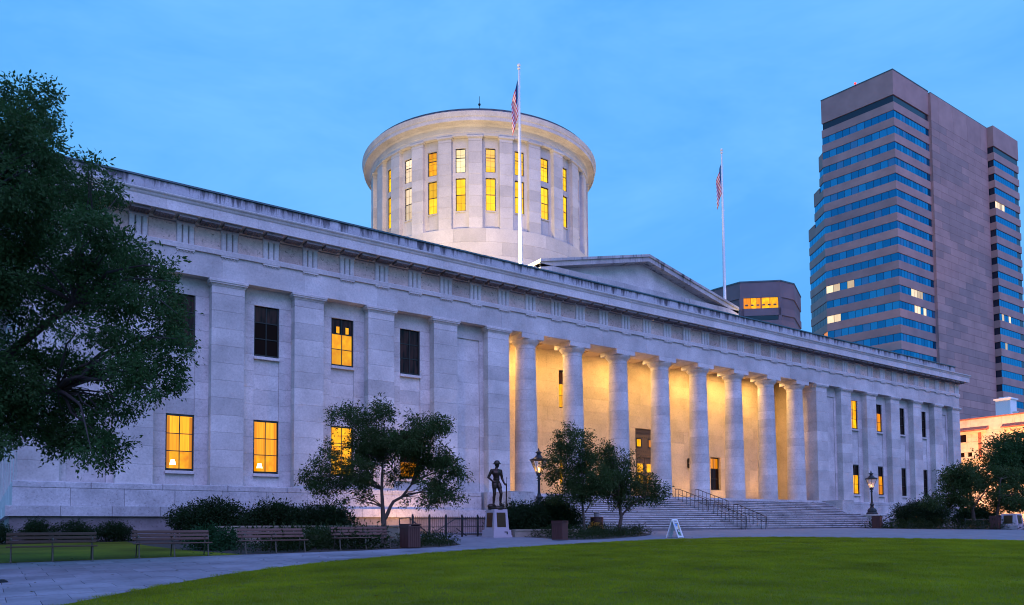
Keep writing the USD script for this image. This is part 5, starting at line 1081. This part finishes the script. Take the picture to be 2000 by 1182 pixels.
for i, zt_ in enumerate((98.4, 90.2, 82.0)):
    a, b = pv[i], pv[i+1]; fpn = [tuple(a), (148.6, a[1]), (148.6, b[1]), tuple(b)]
    obj('stepped_core', prism(inset(fpn, .2), 0, zt_-1), 'tower_dark', tw); obj('stepped_parapet', prism(fpn, max(z for z in (W0-k*FH for k in range(-1, 30)) if z < zt_-.6), zt_), 'tower_precast', tw)
    for k in range(22):
        z1 = W0-k*FH; z0 = z1-WH
        if z1 > zt_-.6: continue
        obj('stepped_band', prism(fpn, z0-(FH-WH), z0), 'tower_precast_b', tw)
        if k > 17: continue
        m_ = MB()
        for g in facepanes(b, a, z0, z1, 2, 1): m_.add(*g)
        obj('stepped_panes', m_, 'pane_tower_b' if z1 > 66.5 else ('pane_lit_orange' if (k, i) in ((13, 0), (14, 1), (14, 0)) else 'pane_tower_dark'), tw)  # dark lower panes: a mirrored building put into the pane colour
# blank shaft of precast panels, narrow wing
sx0, sx1, sy = 148.62, 179.4, 50.9
obj('shaft_core', MB().box(sx0+.1, sx1, sy+.15, 70, 0, 111.6), 'tower_dark', tw)
zz = np.concatenate([[111.7, 104.5], np.arange(104.5-1.955, 20, -1.955)]); xx = np.linspace(sx0, sx1, 9)
for j in range(len(zz)-1):
    if zz[j] < 28: break
    if j == 0 or j % 1 == 0:
        cols = [0, 2, 4, 6, 8] if j % 2 else [0, 1, 3, 5, 7, 8]
        for c0, c1 in zip(cols[:-1], cols[1:]):
            obj('wall_panel', bx(xx[c0]+(.05 if c0 else 0), xx[c1], sy, sy+.3, zz[j+1]+.05, zz[j]), trn.choice(['tower_precast', 'tower_precast_b', 'tower_precast_c']), tw)
obj('shaft_side', MB().box(sx0-.02, sx0+.12, sy+.301, 60, 0, 111.65), 'tower_precast', tw); obj('shaft_roof', MB().box(sx0, sx1, sy, 70, 111.71, 111.9), 'copper_flashing', tw)
wing = [(179.42, 49.3), (194.9, 49.3), (194.9, 70), (179.42, 70)]
obj('wing_core', prism(inset(wing, .22), 0, 106), 'tower_dark', tw); obj('wing_parapet', prism(wing, 106.1, 111.8), 'tower_precast', tw); obj('wing_parapet', prism(wing, W0, 104.3), 'tower_precast', tw)
for k in range(22):
    z1 = W0-k*FH; z0 = z1-WH
    obj('wing_band', prism(wing, z0-(FH-WH), z0), trn.choice(['tower_precast', 'tower_precast_b']), tw)
    if k > 18: continue
    for i, g in enumerate(facepanes((179.42, 49.3), (194.9, 49.3), z0, z1, 11, 1)):
        if i < 9: obj('wing_pane', g, 'pane_lit_cream' if (k == 3 and i < 4) or (k, i) in ((11, 1), (11, 4), (13, 2)) else ('pane_tower' if k > 16 else 'pane_tower_b'), tw)
bc = thing('beacon', 'small red warning light on the tower roof edge', 'warning light', (130.5, 60.4, 112.4))
obj('lens', trimesh.creation.icosphere(2, .28).apply_translation([130.5, 60.4, 112.75]), 'red_beacon', bc); obj('stand', MB().tube([(130.5, 60.4, 112.3), (130.5, 60.4, 112.6)], .1, 8), 'dark_iron', bc)

mb = thing('mauve_block', 'dark mauve angular office block with one row of lit windows', 'building', (72, 50, 0))
mp = [(66.52, 46.79), (71.96, 42.02), (75.8, 41.8), (84, 46), (84, 62), (66.2, 62), (65.95, 52.3)]
for z0, z1 in ((0, 36.5), (36.55, 39.35), (40.25, 41.6), (43.6, 46.5)): obj('cladding_band', prism(mp, z0, z1), 'mauve_cladding', mb)
obj('recess', prism(inset(mp, .15), 39.35, 43.6), 'mauve_cladding_b', mb); obj('roof_edge', prism(inset(mp, -.08), 46.504, 46.75), 'copper_flashing', mb)
a, b = np.array([66.52, 46.79]), np.array([71.96, 42.02]); dd = (b-a)/np.linalg.norm(b-a)
def sl3(p, q, z0, z1): return prism([tuple(p), tuple(q), tuple(q+np.array([.66, .75])*.4), tuple(p+np.array([.66, .75])*.4)], z0, z1)
for p0, p1 in ((-.02, .08), (.94, 1.02)): obj('pier', sl3(a+(b-a)*p0, a+(b-a)*p1, 39.36, 43.59), 'mauve_cladding', mb)
for i, (p0, p1) in enumerate(((.085, .26), (.27, .40), (.41, .50), (.535, .72), (.73, .935))): obj('lit_pane', sl3(a+(b-a)*p0+np.array([.03, .035]), a+(b-a)*p1+np.array([.03, .035]), 41.65, 43.55), 'pane_lit_orange' if i in (0, 2) else 'pane_lit', mb)
for i in range(6):
    q = a+(b-a)*(.12+.14*i); obj('desk_row', MB().add(*sl3(q+np.array([-.05, -.04]), q+dd*.5+np.array([-.05, -.04]), 42.1, 42.35)), 'mauve_cladding_b', mb)
for p0, p1 in ((.12, .92),): obj('dark_pane', sl3(a+(b-a)*p0+np.array([.03, .035]), a+(b-a)*p1+np.array([.03, .035]), 39.4, 40.2), 'pane_tower_dark', mb)

ob = thing('stone_building', 'orange lit stone building with red tiled eaves beyond the right corner', 'building', (95, 0, 0))
X0 = 89.1; wins = [(18.61, 20.2, 15.46, 16.75), (17.76, 18.46, 12.95, 13.7), (18.95, 19.7, 12.95, 13.7), (10.2, 11.4, 12.95, 13.7), (6.2, 7.4, 12.95, 13.7), (9.6, 11.2, 15.4, 16.2), (5.6, 7.2, 15.4, 16.2)]
ye = sorted({-40., 45.}|{w[0] for w in wins}|{w[1] for w in wins}|{16.0, 13.0, 8, 4, 0, -5, -10, -15, -20, -30, 24, 30, 37}); ze = sorted({0., 4., 8.}|{w[2] for w in wins}|{w[3] for w in wins}|{19.2, 17.1, 12.4, 12.0})
for ya, yb in zip(ye[:-1], ye[1:]):
    for za, zb in zip(ze[:-1], ze[1:]):
        ym, zm = (ya+yb)/2, (za+zb)/2
        if any(w[0] < ym < w[1] and w[2] < zm < w[3] for w in wins): continue
        obj('wall_stone', bx(X0, X0+.6, ya+.008, yb-.008, za+.008, zb-.008, c=.01), 'cream_brick', ob)
obj('backing', MB().box(X0+.4, X0+20, -40, 45, 0, 19.1), 'cream_brick', ob)
for w in wins: obj('window', bx(X0+.25, X0+.3, w[0], w[1], w[2], w[3]), 'pane_dark', ob); obj('sill', bx(X0-.15, X0+.2, w[0]-.15, w[1]+.15, w[2]-.2, w[2]-.02), 'cream_brick', ob)
for y0, y1 in ((15.0, 45), (-40, 12.82)):
    obj('tiled_eave', MB().add(*(lambda v, f: (np.stack([v[:, 0], v[:, 2]*0+y0+v[:, 2], v[:, 1]], 1), f))(*prism([(X0+.1, 17.95), (X0-1.1, 17.35), (X0-1.1, 17.2), (X0+.1, 17.3)], 0, y1-y0))), 'terracotta', ob)
    obj('eave_moulding', bx(X0-.5, X0-.002, y0+.2, y1-.2, 16.9, 17.19), 'cream_brick', ob)
for k in range(14): obj('eave_bracket', bx(X0-.8, X0-.01, 12.4-k*.9, 12.6-k*.9, 16.6, 16.89), 'cream_brick', ob)
for z in (12.0, 12.45): obj('string_course', bx(X0-.3, X0-.003, -40, 45, z, z+.22), 'cream_brick', ob)
obj('pilaster_strip', bx(X0-.25, X0-.004, 16.2, 16.6, 12.7, 16.88), 'terracotta', ob)
obj('parapet_coping', bx(X0-.12, X0+.7, -40, 45, 19.204, 19.4), 'terracotta', ob)
ch = MB().box(94, 96.4, 13.6, 15.9, 19, 22.6); obj('chimney', ch, 'white_panel', ob); obj('chimney_cap', MB().box(93.8, 96.6, 13.4, 16.1, 22.603, 22.85).box(94.4, 96.0, 14, 15.5, 22.853, 23.1), 'white_panel', ob)
dsh = thing('satellite_dish', 'small white dish on the roof of the orange building', 'dish', (92, 12.1, 19.4))
obj('dish', lathe([(.02, 19.75), (.3, 19.82), (.5, 20.05)], 16, 92, 12.1), 'white_paint', dsh); obj('mast', MB().tube([(92, 12.1, 19.2), (92, 12.1, 19.8)], .06, 6), 'white_paint', dsh)
def avenue_lamp(label, x, y, z, pw, bulb=True):
    t = thing('avenue_lamp', label, 'street lamp', (x, y, .3), group='orange avenue lamps')
    obj('pole', MB().tube([(x, y, 0), (x, y, z-.3)], [.12, .07], 8), 'dark_iron', t); obj('globe', trimesh.creation.icosphere(2, .26).apply_translation([x, y, z]), 'pane_lit', t)
    l = UsdLux.DiskLight.Define(stage, '/World/'+numbered('/World', 'avenue_glow')); l.CreateRadiusAttr(.3); l.CreateNormalizeAttr(True); l.CreateIntensityAttr(pw); l.CreateColorAttr(Gf.Vec3f(1, .45, .15)); light_xf(l, (x+.4, y, z), (1, 0, .12))
avenue_lamp('orange street lamp glowing through the leaves right of the building corner', 72, 11.0, 9.3, 430)
avenue_lamp('orange street lamp behind the taller tree at the right edge', 74, -12.0, 9.3, 430)
